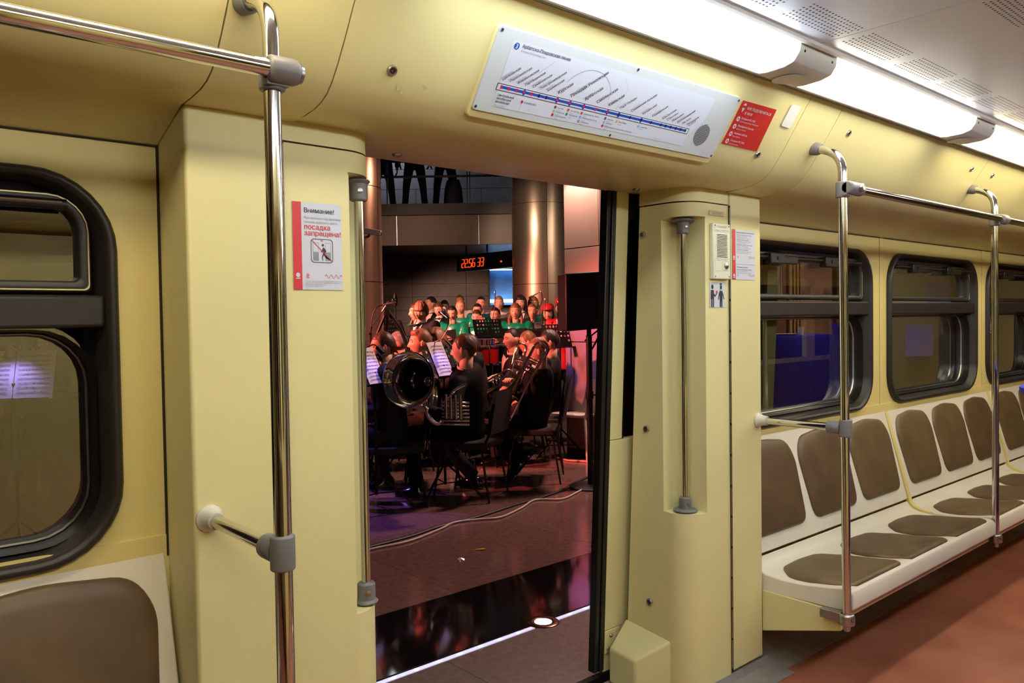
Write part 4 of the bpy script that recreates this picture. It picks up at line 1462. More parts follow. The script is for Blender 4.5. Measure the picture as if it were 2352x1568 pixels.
def stripwall(px0, px1, depth, z0, z1, m, name, parent, wob=0.):
    a, b = bg(px0, depth, 0), bg(px1, depth, 0)
    n = 24 if wob else 2
    g = G()
    nrm = HD
    g.grid(lambda u, v: (a*(1-u)+b*u)+nrm*wob*math.sin(u*38)+np.array([0, 0, z0+(z1-z0)*v]), n, 1, flip=False)
    g.grid(lambda u, v: (a*(1-u)+b*u)+nrm*(wob*math.sin(u*38)+.05)+np.array([0, 0, z0+(z1-z0)*v]), n, 1, flip=True)
    return put(g, name, m, parent)


dw = empty('wall_hall_end', tuple(bg(1900, 14, 0)), kind='structure')
stripwall(1600, 1812, 14.4, 0, 3.2, WALLK, 'drape', dw, .06)
stripwall(1812, 1858, 14.3, 0, 3.2, WALLB, 'drape', dw, .05)
stripwall(1858, 2035, 14.2, 0, 3.2, WALLK, 'drape', dw, .05)
stripwall(2030, 2172, 10.5, 0, 3.2, WALLG, 'wall_panel', dw)
stripwall(2174, 2262, 10.5, 0, 3.2, WALLG, 'wall_panel', dw)
stripwall(2262, 2560, 10.2, 0, 3.2, WALLO, 'wall_panel', dw)
hp = at(2150, 784, 10.42)
T = empty('door_handle', tuple(hp), parent=dw)
put(G().tube([hp-HR*.16+np.array([0, 0, -.03]), hp-HR*.02+np.array([0, 0, .02]), hp+HR*.05+np.array([0, 0, .03])], [.012, .014, .018], 10), 'lever', BLACKM, T)
put(G().obox(hp+HR*.05+np.array([0, 0, -.01]), HR*.025, HD*.03, np.array([0, 0, .10])), 'back_plate', BLACKM, T, bevel=.006)
hp = at(2112, 782, 10.35)
T = empty('violet_screen', tuple(hp-np.array([0, 0, .2])), label='small screen glowing violet on the grey-green wall, seen through the second right window', category='screen')
put(G().obox(hp, HR*.17, HD*.02, np.array([0, 0, .20])), 'screen_glass', mat('violet_glow', (90, 80, 160), .3, var=.5, scale=6, emit=((.20, .15, .75), .35)), T)
hp = at(2165, 672, 10.35)
T = empty('blue_poster', tuple(hp-np.array([0, 0, .2])), label='pale blue poster in the upper pane of the second right window', category='poster')
put(G().obox(hp, HR*.19, HD*.01, np.array([0, 0, .14])), 'poster_sheet', mat('pale_blue_sheet', (120, 124, 190), .5, var=.3, scale=8), T)
hp = at(2300, 640, 10.0)
T = empty('grey_banner', tuple(hp-np.array([0, 0, .5])), label='grey blue printed banner seen through the third right window', category='banner')
put(G().obox(hp, HR*.11, HD*.01, np.array([0, 0, .42])), 'banner_sheet', mat('grey_sheet', (120, 122, 140), .5, var=.4, scale=14), T)
# white pictograms printed on the third window pane
S = Sheet((6.02, 2.052, 1.17), (1, 0, 0), (0, 0, 1))
for k in range(4):
    u = .03+k*.098
    S.line([(u, .13), (u+.078, .13), (u+.078, .255), (u, .255), (u, .13)], .004, 'w')
    S.disc(u+.036, .235, .009, 'w', n=12)
    S.poly([(u+.028, .222), (u+.046, .222), (u+.050, .185), (u+.060, .180), (u+.060, .145), (u+.050, .145), (u+.048, .172), (u+.026, .172)], 'w')
for k, s in enumerate(('Уступайте места', 'пожилым пассажирам,', 'инвалидам и пассажирам', 'с детьми')):
    S.text(.03, .10-.028*k, s, .026, 'w')
S.emit(bpy.data.objects['window_3'], dict(w=PAPER), dict(w='pictogram_decal'))


def draped_table(px, py, depth, r, label):
    p = at(px, py, depth)
    h = p[2]
    t = empty('draped_table', (p[0], p[1], 0), label=label, category='table', group='blue draped tables')
    n = 48
    V = []
    prof = [(1.10, .0), (1.06, .3), (1.03, .7), (1.005, .95), (1.0, .985), (.985, 1.0)]
    for q, hh in prof:
        for j in range(n):
            a = 2*math.pi*j/n
            rr = r*q*(1+.05*(1-hh)*math.cos(9*a))
            V.append((p[0]+rr*math.cos(a), p[1]+rr*math.sin(a), h*hh))
    k = len(prof)
    put(G().add(V, [(i*n+j, i*n+(j+1) % n, (i+1)*n+(j+1) % n, (i+1)*n+j) for i in range(k-1) for j in range(n)]), 'cloth_drape', BLUEC, t, sharp=60)
    put(G().lathe([(r*.99, h-.012), (r*.99, h)], (p[0], p[1], 0), n=48), 'cloth_top', BLUEC, t)
    return p


tp = draped_table(1800, 768, 10.6, .60, 'blue draped table with plates and a cup, seen through the first right window')
draped_table(1968, 742, 12.6, .45, 'second blue draped table farther off, through the first right window')
PLATE = mat('white_china', (226, 216, 206), .3)
for dx, r_, lab in ((-.22, .11, 'white plate on the blue table, left of the other plate'), (-.05, .10, 'white plate on the blue table beside the cup')):
    c = tp+HR*dx-HD*.35
    T = put(G().lathe([(r_*.55, 0), (r_*.6, .004), (r_, .018), (r_*.98, .020), (r_*.55, .006)], (c[0], c[1], tp[2]), n=28), 'plate', PLATE)
    tag(T, lab, 'plate', 'plates on the blue table')
c = tp+HR*.10-HD*.36
tag(put(G().lathe([(.03, 0), (.04, .10), (.037, .10), (.028, .004)], (c[0], c[1], tp[2]), n=20), 'paper_cup', PLATE), 'white paper cup on the blue table seen through the window', 'cup')
# plant behind the table
p = bg(1776, 13.7, 0)
T = empty('potted_plant', tuple(p), label='leafy green potted plant behind the blue table', category='plant')
put(G().lathe([(.16, 0), (.2, .35), (.17, .35), (.15, .3)], p, n=20), 'pot', GREYD, T)
gl = mat('leaf_green', (70, 110, 50), .5, var=.25)
for k in range(26):
    a = 2*math.pi*k/26*3.1
    el = .5+.9*rng.random()
    L = .5+.5*rng.random()
    d0 = np.array([math.cos(a)*math.cos(el), math.sin(a)*math.cos(el), math.sin(el)])
    s0 = np.cross(d0, [0, 0, 1.])
    s0 /= np.linalg.norm(s0)
    b0 = p+np.array([0, 0, .35])
    V, n_ = [], 6
    for i in range(n_+1):
        t = i/n_
        q = b0+d0*L*t*1.4+np.array([0, 0, -.35*L*t*t])
        wd = .05*math.sin(math.pi*min(t*.95+.05, 1))
        V += [q-s0*wd, q+s0*wd]
    put(G().add(V, [(2*i, 2*i+1, 2*i+3, 2*i+2) for i in range(n_)]), 'leaf', gl, T)
# standing banner behind the table
p = bg(1876, 12.0, 0)
T = empty('roll_up_banner', tuple(p), label='tall printed banner in pink and dark tones behind the blue table', category='banner')
put(G().obox(p+np.array([0, 0, 1.2]), HR*.22, HD*.01, np.array([0, 0, 1.2])), 'banner_sheet', mat('banner_print', (190, 140, 124), .5, col2=(70, 52, 60), scale=3), T)
put(G().obox(p+np.array([0, 0, .04]), HR*.24, HD*.10, np.array([0, 0, .04])), 'banner_foot', STEEL, T, bevel=.01)
lamp('hall_light', 'AREA', (9.2, 4.0, 3.3), (10.6, 4.2, 1.2), 55, (1, .8, .55), 1.2)
lamp('hall_light', 'AREA', (9.0, 6.6, 3.3), (11.5, 7.0, 1.2), 50, (1, .85, .7), .8)
# ================================================================== people
SKIN = [mat('skin_a', (222, 168, 142), .5, var=.06, scale=20), mat('skin_b', (206, 150, 124), .5, var=.06, scale=20)]
EYEW = mat('eye_white', (226, 222, 218), .25)
IRIS = mat('iris_dark', (40, 28, 22), .2)
LIP = mat('lip', (196, 116, 104), .45)
HAIRS = {k: mat('hair_'+k, c, .48, var=.35, scale=10, stretch=(7, 7, 1.0), bump=.35, bscale=22) for k, c in dict(
    dark=(38, 26, 22), brown=(74, 46, 32), light=(132, 88, 58), blond=(168, 128, 84), grey=(128, 118, 112), black=(18, 15, 15)).items()}
SUIT = mat('black_suit', (13, 13, 14), .7, var=.15, scale=8, spec=.12)
SUITB = mat('brown_grey_suit', (34, 30, 28), .7, var=.12, scale=8, spec=.15)
SHIRT = mat('white_shirt', (232, 224, 214), .6, var=.03)
SATIN = mat('green_satin', (8, 142, 104), .28, var=.18, scale=7, bump=.5, bscale=12, spec=.7)
TEAL = mat('teal_cloth', (20, 110, 110), .5, var=.12)
VEST = mat('grey_vest', (70, 68, 62), .6, var=.1)
REDC = mat('red_cloth', (200, 22, 24), .5, var=.1)
SHOE = mat('black_shoe', (14, 13, 13), .16, var=.1)
TIE = mat('black_tie', (14, 13, 14), .4)
FOLDER = mat('black_folder', (20, 19, 20), .5)


def nrm(v):
    v = np.asarray(v, float)
    return v/(np.linalg.norm(v)+1e-12)


def remesh(g, m, voxel, name, smooth=4):
    me = g.mesh('tmp', m, 180)
    o = bpy.data.objects.new('tmp', me)
    COL.objects.link(o)
    r = o.modifiers.new('r', 'REMESH')
    r.mode = 'VOXEL'
    r.voxel_size = voxel
    s = o.modifiers.new('s', 'SMOOTH')
    s.factor = .5
    s.iterations = smooth
    dg = bpy.context.evaluated_depsgraph_get()
    out = bpy.data.meshes.new_from_object(o.evaluated_get(dg))
    bpy.data.objects.remove(o)
    bpy.data.meshes.remove(me)
    out.name = name
    out.materials.clear()
    out.materials.append(m)
    out.polygons.foreach_set('use_smooth', [True]*len(out.polygons))
    return out


def head_surface(n, k):
    """n x k points of a head, x forward, z up, centre at mid height, total height .236"""
    P = np.zeros((k+1, n, 3))
    for i in range(k+1):
        th = math.pi*i/k
        for j in range(n):
            ph = 2*math.pi*j/n
            ux, uy, uz = math.sin(th)*math.cos(ph), math.sin(th)*math.sin(ph), math.cos(th)
            x, y, z = .097*ux, .076*uy, .118*uz
            if z < 0:
                t = -z/.118
                y *= 1-.30*t**1.4
                x *= (1-.12*t*t) if x > 0 else (1-.50*t)
            if ux > 0:
                ay = abs(y)
                nose = .026*math.exp(-(y/.012)**2)*(max(0, min(1, (.018-z)/.048)) if z > -.031 else math.exp(-((z+.031)/.008)**2))
                x += nose
                x -= .011*math.exp(-((ay-.031)/.017)**2-((z-.008)/.013)**2)
                x += .005*math.exp(-((ay-.030)/.025)**2-((z-.030)/.010)**2)
                x += .004*math.exp(-((ay-.042)/.020)**2-((z+.020)/.020)**2)
                x += .007*math.exp(-(y/.020)**2-((z+.058)/.010)**2)-.004*math.exp(-(y/.022)**2-((z+.058)/.0032)**2)
                x += .010*math.exp(-(y/.024)**2-((z+.100)/.018)**2)
            P[i, j] = (x, y, z)
    return P


HS = {q: head_surface(*q) for q in ((56, 44), (40, 32))}


def grid_faces(n, k):
    return [(i*n+j, (i+1)*n+j, (i+1)*n+(j+1) % n, i*n+(j+1) % n) for i in range(k) for j in range(n)]


def sm(x):
    x = max(0., min(1., x))
    return x*x*(3-2*x)


def hair_shell(style, res, R3, c, s):
    n, k = res
    P = HS[res]
    g = G()
    V = []
    for i in range(k+1):
        for j in range(n):
            x, y, z = P[i, j]
            ph = abs((2*math.pi*j/n+math.pi) % (2*math.pi)-math.pi)/math.pi     # 0 front .. 1 back
            front, side, back, vol = dict(short=(.060, .000, -.062, .012), crop=(.066, .018, -.050, .006), fringe=(.030, -.045, -.075, .020), bob=(.058, -.105, -.110, .026),
                                          tied=(.066, .012, -.055, .007), long=(.060, -.10, -.115, .016), quiff=(.062, .006, -.060, .012))[style]
            if ph < .28:
                line = front
            elif ph < .46:
                line = front+(side-front)*sm((ph-.28)/.18)
            elif ph < .62:
                line = side
            else:
                line = side+(back-side)*sm((ph-.62)/.16)
            q = sm((z-line)/.018+.5)
            out = vol*(.88+.12*math.sin(5.3*j+.6*math.sin(i*.9)))
            if style not in ('bob', 'long', 'fringe'):
                out *= .22+.78*sm((z-line)/.095)
            if style == 'quiff' and ph < .35 and z > .05:
                out += .022*sm((z-.05)/.04)*sm((.114-z)/.03)
            r = np.array([x*1.0, y, z if z > 0 else z*.6])
            r = r/(np.linalg.norm(r)+1e-9)
            if not q > .02:
                p = np.array([x, y, z])*.90
            else:
                p = np.array([x, y, z])+r*(out*q-.010*(1-q))
            V.append(c+s*(R3@p))
    g.add(V, grid_faces(n, k))
    return g


def hand(g, w, d, pn, s, curl=.9, m=0, mirror=1):
    """five-fingered hand: w wrist, d direction, pn back-of-hand normal"""
    d = nrm(d)
    pn = nrm(pn-d*np.dot(pn, d))
    t = np.cross(pn, d)*mirror           # thumb side
    R = np.stack([d, t, pn], 1)
    g.ell(w+d*.045*s, np.array([.052, .040, .016])*s, 12, 8, R, m)
    for k, (off, L) in enumerate(((.028, .074), (.010, .082), (-.009, .076), (-.027, .060))):
        p = w+(d*.082+t*off)*s
        a = 0
        pts = [p-d*.02*s, p]
        for seg in (.45, .32, .23):
            a += curl*(.55 if seg == .45 else .85)*.8
            p = p+(d*math.cos(a)-pn*math.sin(a))*L*seg*s
            pts.append(p)
        g.tube(pts, [.0095*s, .0095*s, .0085*s, .0078*s, .0062*s], 8, m)
    p = w+(d*.028+t*.030)*s
    pts = [p]
    for seg, dirv in ((.034, d*.7+t*.65-pn*.25), (.030, d*.9+t*.25-pn*.35*curl), (.024, d*.9-t*.1-pn*.5*curl)):
        p = p+nrm(dirv)*seg*s
        pts.append(p)
    g.tube(pts, [.013*s, .0115*s, .010*s, .007*s], 8, m)


def person(label, base, yaw, head, seated=True, outfit='tux', hair='short', hcol='dark', look=(0, 0), arms=None, legs=None, near=True, k=1., skin=0, group=None, seat=.47, suit=None, body_w=1., shirt=True, feet=True):
    """base: floor point under the pelvis; head: world position of the head centre; arms: [(elbow, wrist, curl, palm normal)] local to the pelvis point on the floor"""
    base = np.array([base[0], base[1], base[2] if len(base) > 2 else 0.])
    root_loc = tuple(base)
    c, s_ = math.cos(yaw), math.sin(yaw)
    Ri = np.array([[c, s_, 0], [-s_, c, 0], [0, 0, 1]])
    H = Ri@(np.asarray(head, float)-base)              # head centre, local
    res = (56, 44) if near else (40, 32)
    vox = .013 if near else .018
    hz = seat+.085 if seated else H[2]*.545
    pel = np.array([0, 0, hz])
    neck = H-np.array([.014, 0, .140])*k
    ax = nrm(neck-pel)
    L = np.linalg.norm(neck-pel)
    fw = nrm(np.cross(np.array([0, 1., 0]), ax))
    lf = np.cross(ax, fw)

    def T(h, f, l):
        return pel+ax*h*L+fw*f+lf*l
    W = body_w*k
    sec = [(-.16, .118, .165), (.0, .125, .172), (.20, .118, .158), (.45, .122, .165), (.68, .124, .186), (.86, .110, .194), (.935, .090, .165), (.975, .074, .112), (1.01, .058, .070)]

    def loop(h, a, b, n=20, infl=0., cut=None):
        return [T(h, (a*W+infl)*math.cos(t), (b*W+infl)*math.sin(t)) for t in 2*math.pi*np.arange(n)/n]
    sh = {1: T(.905, -.005, .180*W), -1: T(.905, -.005, -.180*W)}
    arms = arms or {}
    AR = {}
    for sd in (1, -1):
        if sd in arms:
            AR[sd] = [np.array(arms[sd][0], float), np.array(arms[sd][1], float)]+list(arms[sd][2:])
        else:
            e = sh[sd]+np.array([.03, .05*sd, -.28*k])
            AR[sd] = [e, e+np.array([.20, -.10*sd, -.02])*k, .8, (0, 0, 1)]
    LG = {}
    for sd in (1, -1):
        hip = pel+np.array([.0, .085*sd*W, -.01])
        if legs and sd in legs:
            kn, an = (np.array(q, float) for q in legs[sd])
        elif seated:
            kn, an = np.array([.43*k, .12*sd, seat+.05]), np.array([.40*k, .13*sd, .085])
        else:
            kn, an = np.array([.02, .10*sd, hz*.53]), np.array([0, .11*sd, .085])
        LG[sd] = (hip, kn, an)
    root = None
    # ---- body: head, neck, hands and an inner core under the clothes
    g = G()
    hy, hp = look
    Rz = np.array([[math.cos(hy), -math.sin(hy), 0], [math.sin(hy), math.cos(hy), 0], [0, 0, 1]])
    Ry = np.array([[math.cos(hp), 0, math.sin(hp)], [0, 1, 0], [-math.sin(hp), 0, math.cos(hp)]])
    R3 = Rz@Ry
    P = HS[res].reshape(-1, 3)
    V = (R3@P.T).T*k+H
    Fs = grid_faces(*res)
    off = len(g.v)
    g.add(V, Fs)
    for zz, hh in ((-.0545, .0038), (-.0615, .0048)):
        g.ell(H+k*R3@np.array([.0835, 0, zz]), np.array([.0075, .0200, hh])*k, 12, 8, R3, 3)
    for sd in (1, -1):
        g.ell(H+k*R3@np.array([-.004, .076*sd, -.004]), np.array([.016, .008, .028])*k, 10, 8, R3@np.array([[.94, .3*sd, 0], [-.3*sd, .94, 0], [0, 0, 1]]), 0)
        g.ell(H+k*R3@np.array([.0765, .031*sd, .0065]), np.array([.0088, .0138, .0066])*k, 12, 8, R3, 1)
        g.ell(H+k*R3@np.array([.0822, .031*sd, .0068]), np.array([.0044, .0064, .0062])*k, 10, 6, R3, 2)
        g.ell(H+k*R3@np.array([.0765, .032*sd, .0130]), np.array([.0105, .0155, .0058])*k, 10, 6, R3, 0)
        g.ell(H+k*R3@np.array([.0755, .031*sd, .0005]), np.array([.0095, .0140, .0035])*k, 10, 6, R3, 0)
        g.tube([H+k*R3@np.array([.0915, .013*sd, .0265]), H+k*R3@np.array([.0890, .031*sd, .0325]), H+k*R3@np.array([.0765, .050*sd, .0275])], [.0030*k, .0034*k, .0018*k], 6, 4)
    g.tube([neck-ax*.06, neck+ax*.02, H+k*R3@np.array([-.018, 0, -.055])], [.062*k, .054*k, .052*k], 14)
    g.tube([pel, T(.5, 0, 0), T(.9, 0, 0)], [.10, .10, .07], 10)
    for sd in (1, -1):
        e, wpt = AR[sd][0], AR[sd][1]
        d = nrm(wpt-e)
        g.tube([T(.85, 0, 0), sh[sd], e, wpt, wpt+d*.02], [.05, .04*k, .034*k, .026*k, .026*k], 10)
        hand(g, wpt, d, np.array(AR[sd][3] if len(AR[sd]) > 3 else (0, 0, 1), float), k*.95, AR[sd][2] if len(AR[sd]) > 2 else .8, 0, sd)
        if feet:
            g.tube(list(LG[sd]), [.06, .045, .03], 8)
    root = put(g, 'person', [SKIN[skin], EYEW, IRIS, LIP, HAIRS[hcol]], local=True, sharp=180)
    root.location = root_loc
    root.rotation_euler = (0, 0, yaw)
    tag(root, label, 'person', group)
    # ---- clothes
    top_m = dict(tux=SUIT, green=SATIN, white=SHIRT, teal=TEAL, red=REDC, dark=SUIT, vest=VEST)[outfit]
    if suit is not None:
        top_m = suit
    low_m = SUIT if suit is None else suit
    g = G()
    sc = sec[1:] if outfit in ('green', 'teal') else sec
    if outfit in ('green', 'teal'):
        sc = sc[:-2]+[(.965, .082, .135)]
    loops = [loop(*q, infl=.012) for q in sc]
    g.rings(loops)
    g.add(loops[0], [tuple(range(20))[::-1]])
    for sd in (1, -1):
        e, wpt = AR[sd][0], AR[sd][1]
        d = nrm(wpt-e)
        puff = 1.25 if outfit == 'green' else 1.
        g.tube([T(.80, 0, .08*sd), sh[sd], sh[sd]*.5+e*.5, e, e*.5+wpt*.5, wpt-d*.012], [.075*W, .072*W, .064*k*puff, .056*k*puff, .050*k*puff, .041*k], 12)
        g.ell(sh[sd], np.array([.075, .072, .070])*W, 12, 8)
    nm = dict(tux='jacket', dark='jacket', red='jacket', vest='vest').get(outfit, 'blouse')
    put(remesh(g, top_m, vox, nm), nm, None, root, local=True)
    if feet:
        g = G()
        g.ell(pel-np.array([0, 0, .02]), (.135*W, .175*W, .115), 14, 9)
        if outfit in ('green', 'teal') and not seated:
            lp = []
            for zz, a, b in ((hz+.05, .12, .16), (hz-.1, .16, .19), (hz*.5, .20, .23), (.35, .24, .27)):
                lp.append([(a*math.cos(t), b*math.sin(t), zz) for t in 2*math.pi*np.arange(18)/18])
            g.rings(lp)
        for sd in (1, -1):
            hip, kn, an = LG[sd]
            g.tube([hip, hip*.5+kn*.5, kn, kn*.5+an*.5, an-nrm(an-kn)*.0], [.092*W, .088*W, .070*k, .062*k, .060*k], 12)
            g.ell(kn, (.068*k, .068*k, .068*k), 10, 8)
        put(remesh(g, low_m, vox*1.1, 'trousers'), 'trousers', None, root, local=True)
        for sd in (1, -1):
            an = LG[sd][2]
            kn = LG[sd][1]
            tilt = 0. if an[2] < .13 else .9
            fd = np.array([math.cos(tilt), .08*sd, -math.sin(tilt)])
            u = np.array([math.sin(tilt), 0, math.cos(tilt)])
            o = an-u*.055
            Rf = np.stack([nrm(fd), np.cross(u, nrm(fd)), u], 1)
            g = G()
            lo = []
            for zz, sx in ((-.03, 1.0), (-.015, 1.03), (.005, 1.0), (.03, .72), (.055, .42)):
                q = []
                for t in 2*math.pi*np.arange(16)/16:
                    x = .045+.135*math.cos(t)*sx-(.075*(1-sx))
                    q.append(o+Rf@(np.array([x, .046*math.sin(t)*(1-.15*math.cos(t))*(.5+.5*sx), zz])*k))
                lo.append(q)
            g.rings(lo)
            g.add(lo[0], [tuple(range(16))[::-1]])
            put(g, 'shoe', SHOE, root, local=True, sharp=60)
    if shirt and outfit in ('tux', 'dark', 'red', 'vest'):
        g = G()

        def fp(u, v):
            h = .975-.42*v
            a = float(np.interp(h, [q[0] for q in sec], [q[1] for q in sec]))*W+.020
            b = float(np.interp(h, [q[0] for q in sec], [q[2] for q in sec]))*W+.020
            l = (2*u-1)*(.065*(1-v)+.004)*k
            return T(h, a*math.sqrt(max(0, 1-(l/b)**2)), l)
        g.grid(fp, 6, 8)
        g.grid(lambda u, v: fp(u, v)-fw*.02, 6, 8, flip=True)
        put(g, 'shirt_front', SHIRT, root, local=True, sharp=60)
        put(G().rings([[neck+ax*zz+fw*(.012+rr*math.cos(t))+lf*rr*math.sin(t) for t in 2*math.pi*np.arange(18)/18] for zz, rr in ((-.035, .072*k), (.0, .064*k), (.022, .060*k), (.022, .055*k), (-.02, .055*k))], cap=False), 'collar', SHIRT, root, local=True)
        if outfit == 'tux':
            b0 = T(.985, .085*W+.012, 0)
            gb = G()
            for sd in (1, -1):
                gb.rings([[b0+lf*sd*l+ax*hh*math.sin(t)+fw*.010*math.cos(t) for t in 2*math.pi*np.arange(8)/8] for l, hh in ((.0, .007), (.02, .014), (.045, .022), (.05, .020))])
            gb.ell(b0+fw*.004, (.012, .010, .012), 8, 6)
            put(gb, 'bow_tie', TIE, root, local=True)
    # ---- hair
    h = put(hair_shell(hair if hair in ('short', 'crop', 'fringe', 'bob', 'tied', 'long', 'quiff') else 'tied', res, R3, H, k), 'hair', HAIRS[hcol], root, local=True, sharp=180)
    if hair == 'tied':
        put(G().ell(H+k*R3@np.array([-.115, 0, .0]), (.035*k, .04*k, .04*k), 12, 8), 'bun', HAIRS[hcol], h, local=True)
    if hair == 'long':
        for sd in (1, -1):
            put(G().tube([H+k*R3@np.array([-.02, .075*sd, -.03]), H+k*np.array([.03, .095*sd, -.12]), H+k*np.array([.07, .085*sd, -.22]), H+k*np.array([.085, .08*sd, -.30])], [.026*k, .024*k, .020*k, .008*k], 10), 'braid', HAIRS[hcol], h, local=True)
    return root


def facing(deg):
    """world yaw of a person who faces the viewer at 0 and the left of the picture at 90"""
    a = math.radians(deg)
    v = -HD*math.cos(a)-HR*math.sin(a)
    return math.atan2(v[1], v[0])


def loc(P, base, yaw):
    c, s = math.cos(yaw), math.sin(yaw)
    d = np.asarray(P, float)-np.asarray([base[0], base[1], base[2] if len(base) > 2 else 0.])
    return np.array([c*d[0]+s*d[1], -s*d[0]+c*d[1], d[2]])


# ------------------------------------------------------------------ chairs
FAB = mat('dark_chair_fabric', (34, 26, 26), .8, var=.15, bump=.2, bscale=200)


def make_chair(label):
    t = empty('conference_chair', label=label, category='chair', group='dark chairs of the band')
    put(G().prism(rrect(-.22, .22, -.23, .23, .05, 4), .42, .475, 'xy'), 'seat', FAB, t, bevel=.012, local=True)
    put(G().grid(lambda u, v: (-.215-.05*v-.03*math.cos((u-.5)*2.6), (u-.5)*(.44-.06*v*v), .54+.34*v), 8, 6).grid(lambda u, v: (-.250-.05*v-.03*math.cos((u-.5)*2.6), (u-.5)*(.44-.06*v*v), .54+.34*v), 8, 6, flip=True), 'backrest', FAB, t, local=True)
    for sx in (1, -1):
        for sy in (1, -1):
            pts = [(.17*sx, .20*sy, .43), (.24*sx, .225*sy, 0)]
            put(G().tube(pts, .012, 10, flat=.7), 'leg', BLACKM, t, local=True)
    for sy in (1, -1):
        put(G().tube(fillet([(-.17, .20*sy, .43), (-.225, .19*sy, .50), (-.27, .16*sy, .78)], .05), .011, 8), 'back_tube', BLACKM, t, local=True)
    return t


ch0 = make_chair('dark chair under the tuba player in the middle of the doorway')
_used = [False]


def chair_at(p, yaw, label, back=.02):
    if not _used[0]:
        o = ch0
        _used[0] = True
    else:
        o = copy_tree(ch0)
    o['label'] = label
    f = np.array([math.cos(yaw), math.sin(yaw), 0])
    q = np.array([p[0], p[1], 0])-f*back
    o.location = (q[0], q[1], 0)
    o.rotation_euler = (0, 0, yaw)


# ------------------------------------------------------------------ music stands
def make_desk(w=.42, h=.25, nx=10, ny=5):
    """perforated desk plate in local y (width) z (height), real round holes in its middle"""
    g = G()
    cw, chh = w/nx, h/ny
    for i in range(nx):
        for j in range(ny):
            cx, cz = -w/2+cw*(i+.5), chh*(j+.5)
            hole = 0 < i < nx-1 and 0 < j
            sq = [(cx+cw/2*a, cz+chh/2*b) for a, b in ((1, 0), (1, 1), (0, 1), (-1, 1), (-1, 0), (-1, -1), (0, -1), (1, -1))]
            if hole and not (abs(i-nx/2+.5) < 2 and j == 1):
                r = min(cw, chh)*.30
                oc = [(cx+r*math.cos(t), cz+r*math.sin(t)) for t in np.arange(8)*math.pi/4]
                g.add([(0, a, b) for a, b in sq]+[(0, a, b) for a, b in oc], [(q, (q+1) % 8, 8+(q+1) % 8, 8+q) for q in range(8)])
            else:
                g.add([(0, a, b) for a, b in sq], [tuple(range(8))])
    g.box((0, -w/2, -.004), (.05, w/2, .0))
    return g


DESK = make_desk().mesh('desk', BLACKM)
PAGE = mat('sheet_music_paper', (230, 224, 232), .6, var=.02)


def music_stand(x, y, yaw, zdesk, label, tilt=.5, sheet=None, lit=False, tripod=True, group='music stands', wide=False):
    t = empty('music_stand', (x, y, 0), yaw, label=label, category='music stand', group=group)
    Rt = Matrix.Translation((0, 0, zdesk)) @ Matrix.Rotation(-tilt, 4, 'Y')
    d = put(DESK, 'desk', BLACKM, t, local=True)
    d.matrix_local = Rt
    put(G().tube([(-.03, 0, .12), (-.03, 0, zdesk+.10)], .011, 10), 'shaft', BLACKM, t, local=True)
    if tripod:
        for a in (0, 2.1, 4.2):
            put(G().tube([(-.03, 0, .30), (-.03+.30*math.cos(a+.5), .30*math.sin(a+.5), .015)], .008, 8), 'leg', BLACKM, t, local=True)
            put(G().tube([(-.03, 0, .13), (-.03+.17*math.cos(a+.5), .17*math.sin(a+.5), .14)], .005, 6), 'strut', BLACKM, t, local=True)
    if lit:
        q = Rt @ Vector((0, .0, .25))
        put(G().tube(fillet([q, q+Vector((-.02, 0, .05)), q+Vector((.08, 0, .085)), q+Vector((.12, 0, .04))], .03), .005, 8), 'lamp_neck', BLK, t, local=True)
        put(G().tube([q+Vector((.10, 0, .06)), q+Vector((.15, 0, .01))], [.016, .022], 10), 'lamp_head', BLK, t, local=True)
        L = bpy.data.lights.new('stand_light', 'SPOT')
        L.energy = lit
        L.color = (.40, .30, 1.)
        L.spot_size = math.radians(120)
        L.spot_blend = .6
        L.shadow_soft_size = .02
        lo = bpy.data.objects.new('stand_light', L)
        COL.objects.link(lo)
        lo.parent = t
        lo.location = q+Vector((.16, 0, 0))
        tgt = Rt @ Vector((0, 0, .10))
        lo.rotation_euler = (tgt-lo.location).to_track_quat('-Z', 'Y').to_euler()
    if sheet:
        pages = empty('sheet_music', (x, y, zdesk), yaw, label=sheet, category='sheet music')
        Rp = Matrix.Translation((.0, 0, 0)) @ Matrix.Rotation(-tilt, 4, 'Y')
        for s in ((-1, 1) if wide else (0,)):
            y0, y1 = (-.215, -.002) if s < 0 else ((.002, .215) if s > 0 else (-.11, .11))
            pg = put(G().grid(lambda u, v: (.008+.010*math.sin(u*math.pi), y0+(y1-y0)*u, .004+.30*v), 6, 4).grid(lambda u, v: (.006+.010*math.sin(u*math.pi), y0+(y1-y0)*u, .004+.30*v), 6, 4, flip=True), 'page', PAGE, pages, local=True)
            pg.matrix_local = Rp
            gl = G()
            for r in range(9):
                for q in range(5):
                    z = .035+r*.028+q*.0028
                    gl.box((.0195, y0+.02, z), (.020, y1-.02, z+.0007))
                for q in range(14):
                    yy = y0+.03+(y1-y0-.06)*rng.random()
                    z = .035+r*.028+.011*rng.random()
                    gl.box((.0195, yy, z), (.0202, yy+.004, z+.003))
            st = put(gl, 'staves', INK, pages, local=True, kind='stuff')
            st.parent = pg
    return t


# ------------------------------------------------------------------ brass
BRASS = mat('silver_brass', (216, 204, 198), .10, metal=1., var=.05)
GOLD = mat('gold_brass', (214, 176, 120), .12, metal=1., var=.05)


def circle(c, a, b, r, n=24, a0=0, a1=2*math.pi):
    return [np.asarray(c)+r*(math.cos(t)*np.asarray(a)+math.sin(t)*np.asarray(b)) for t in np.linspace(a0, a1, n)]


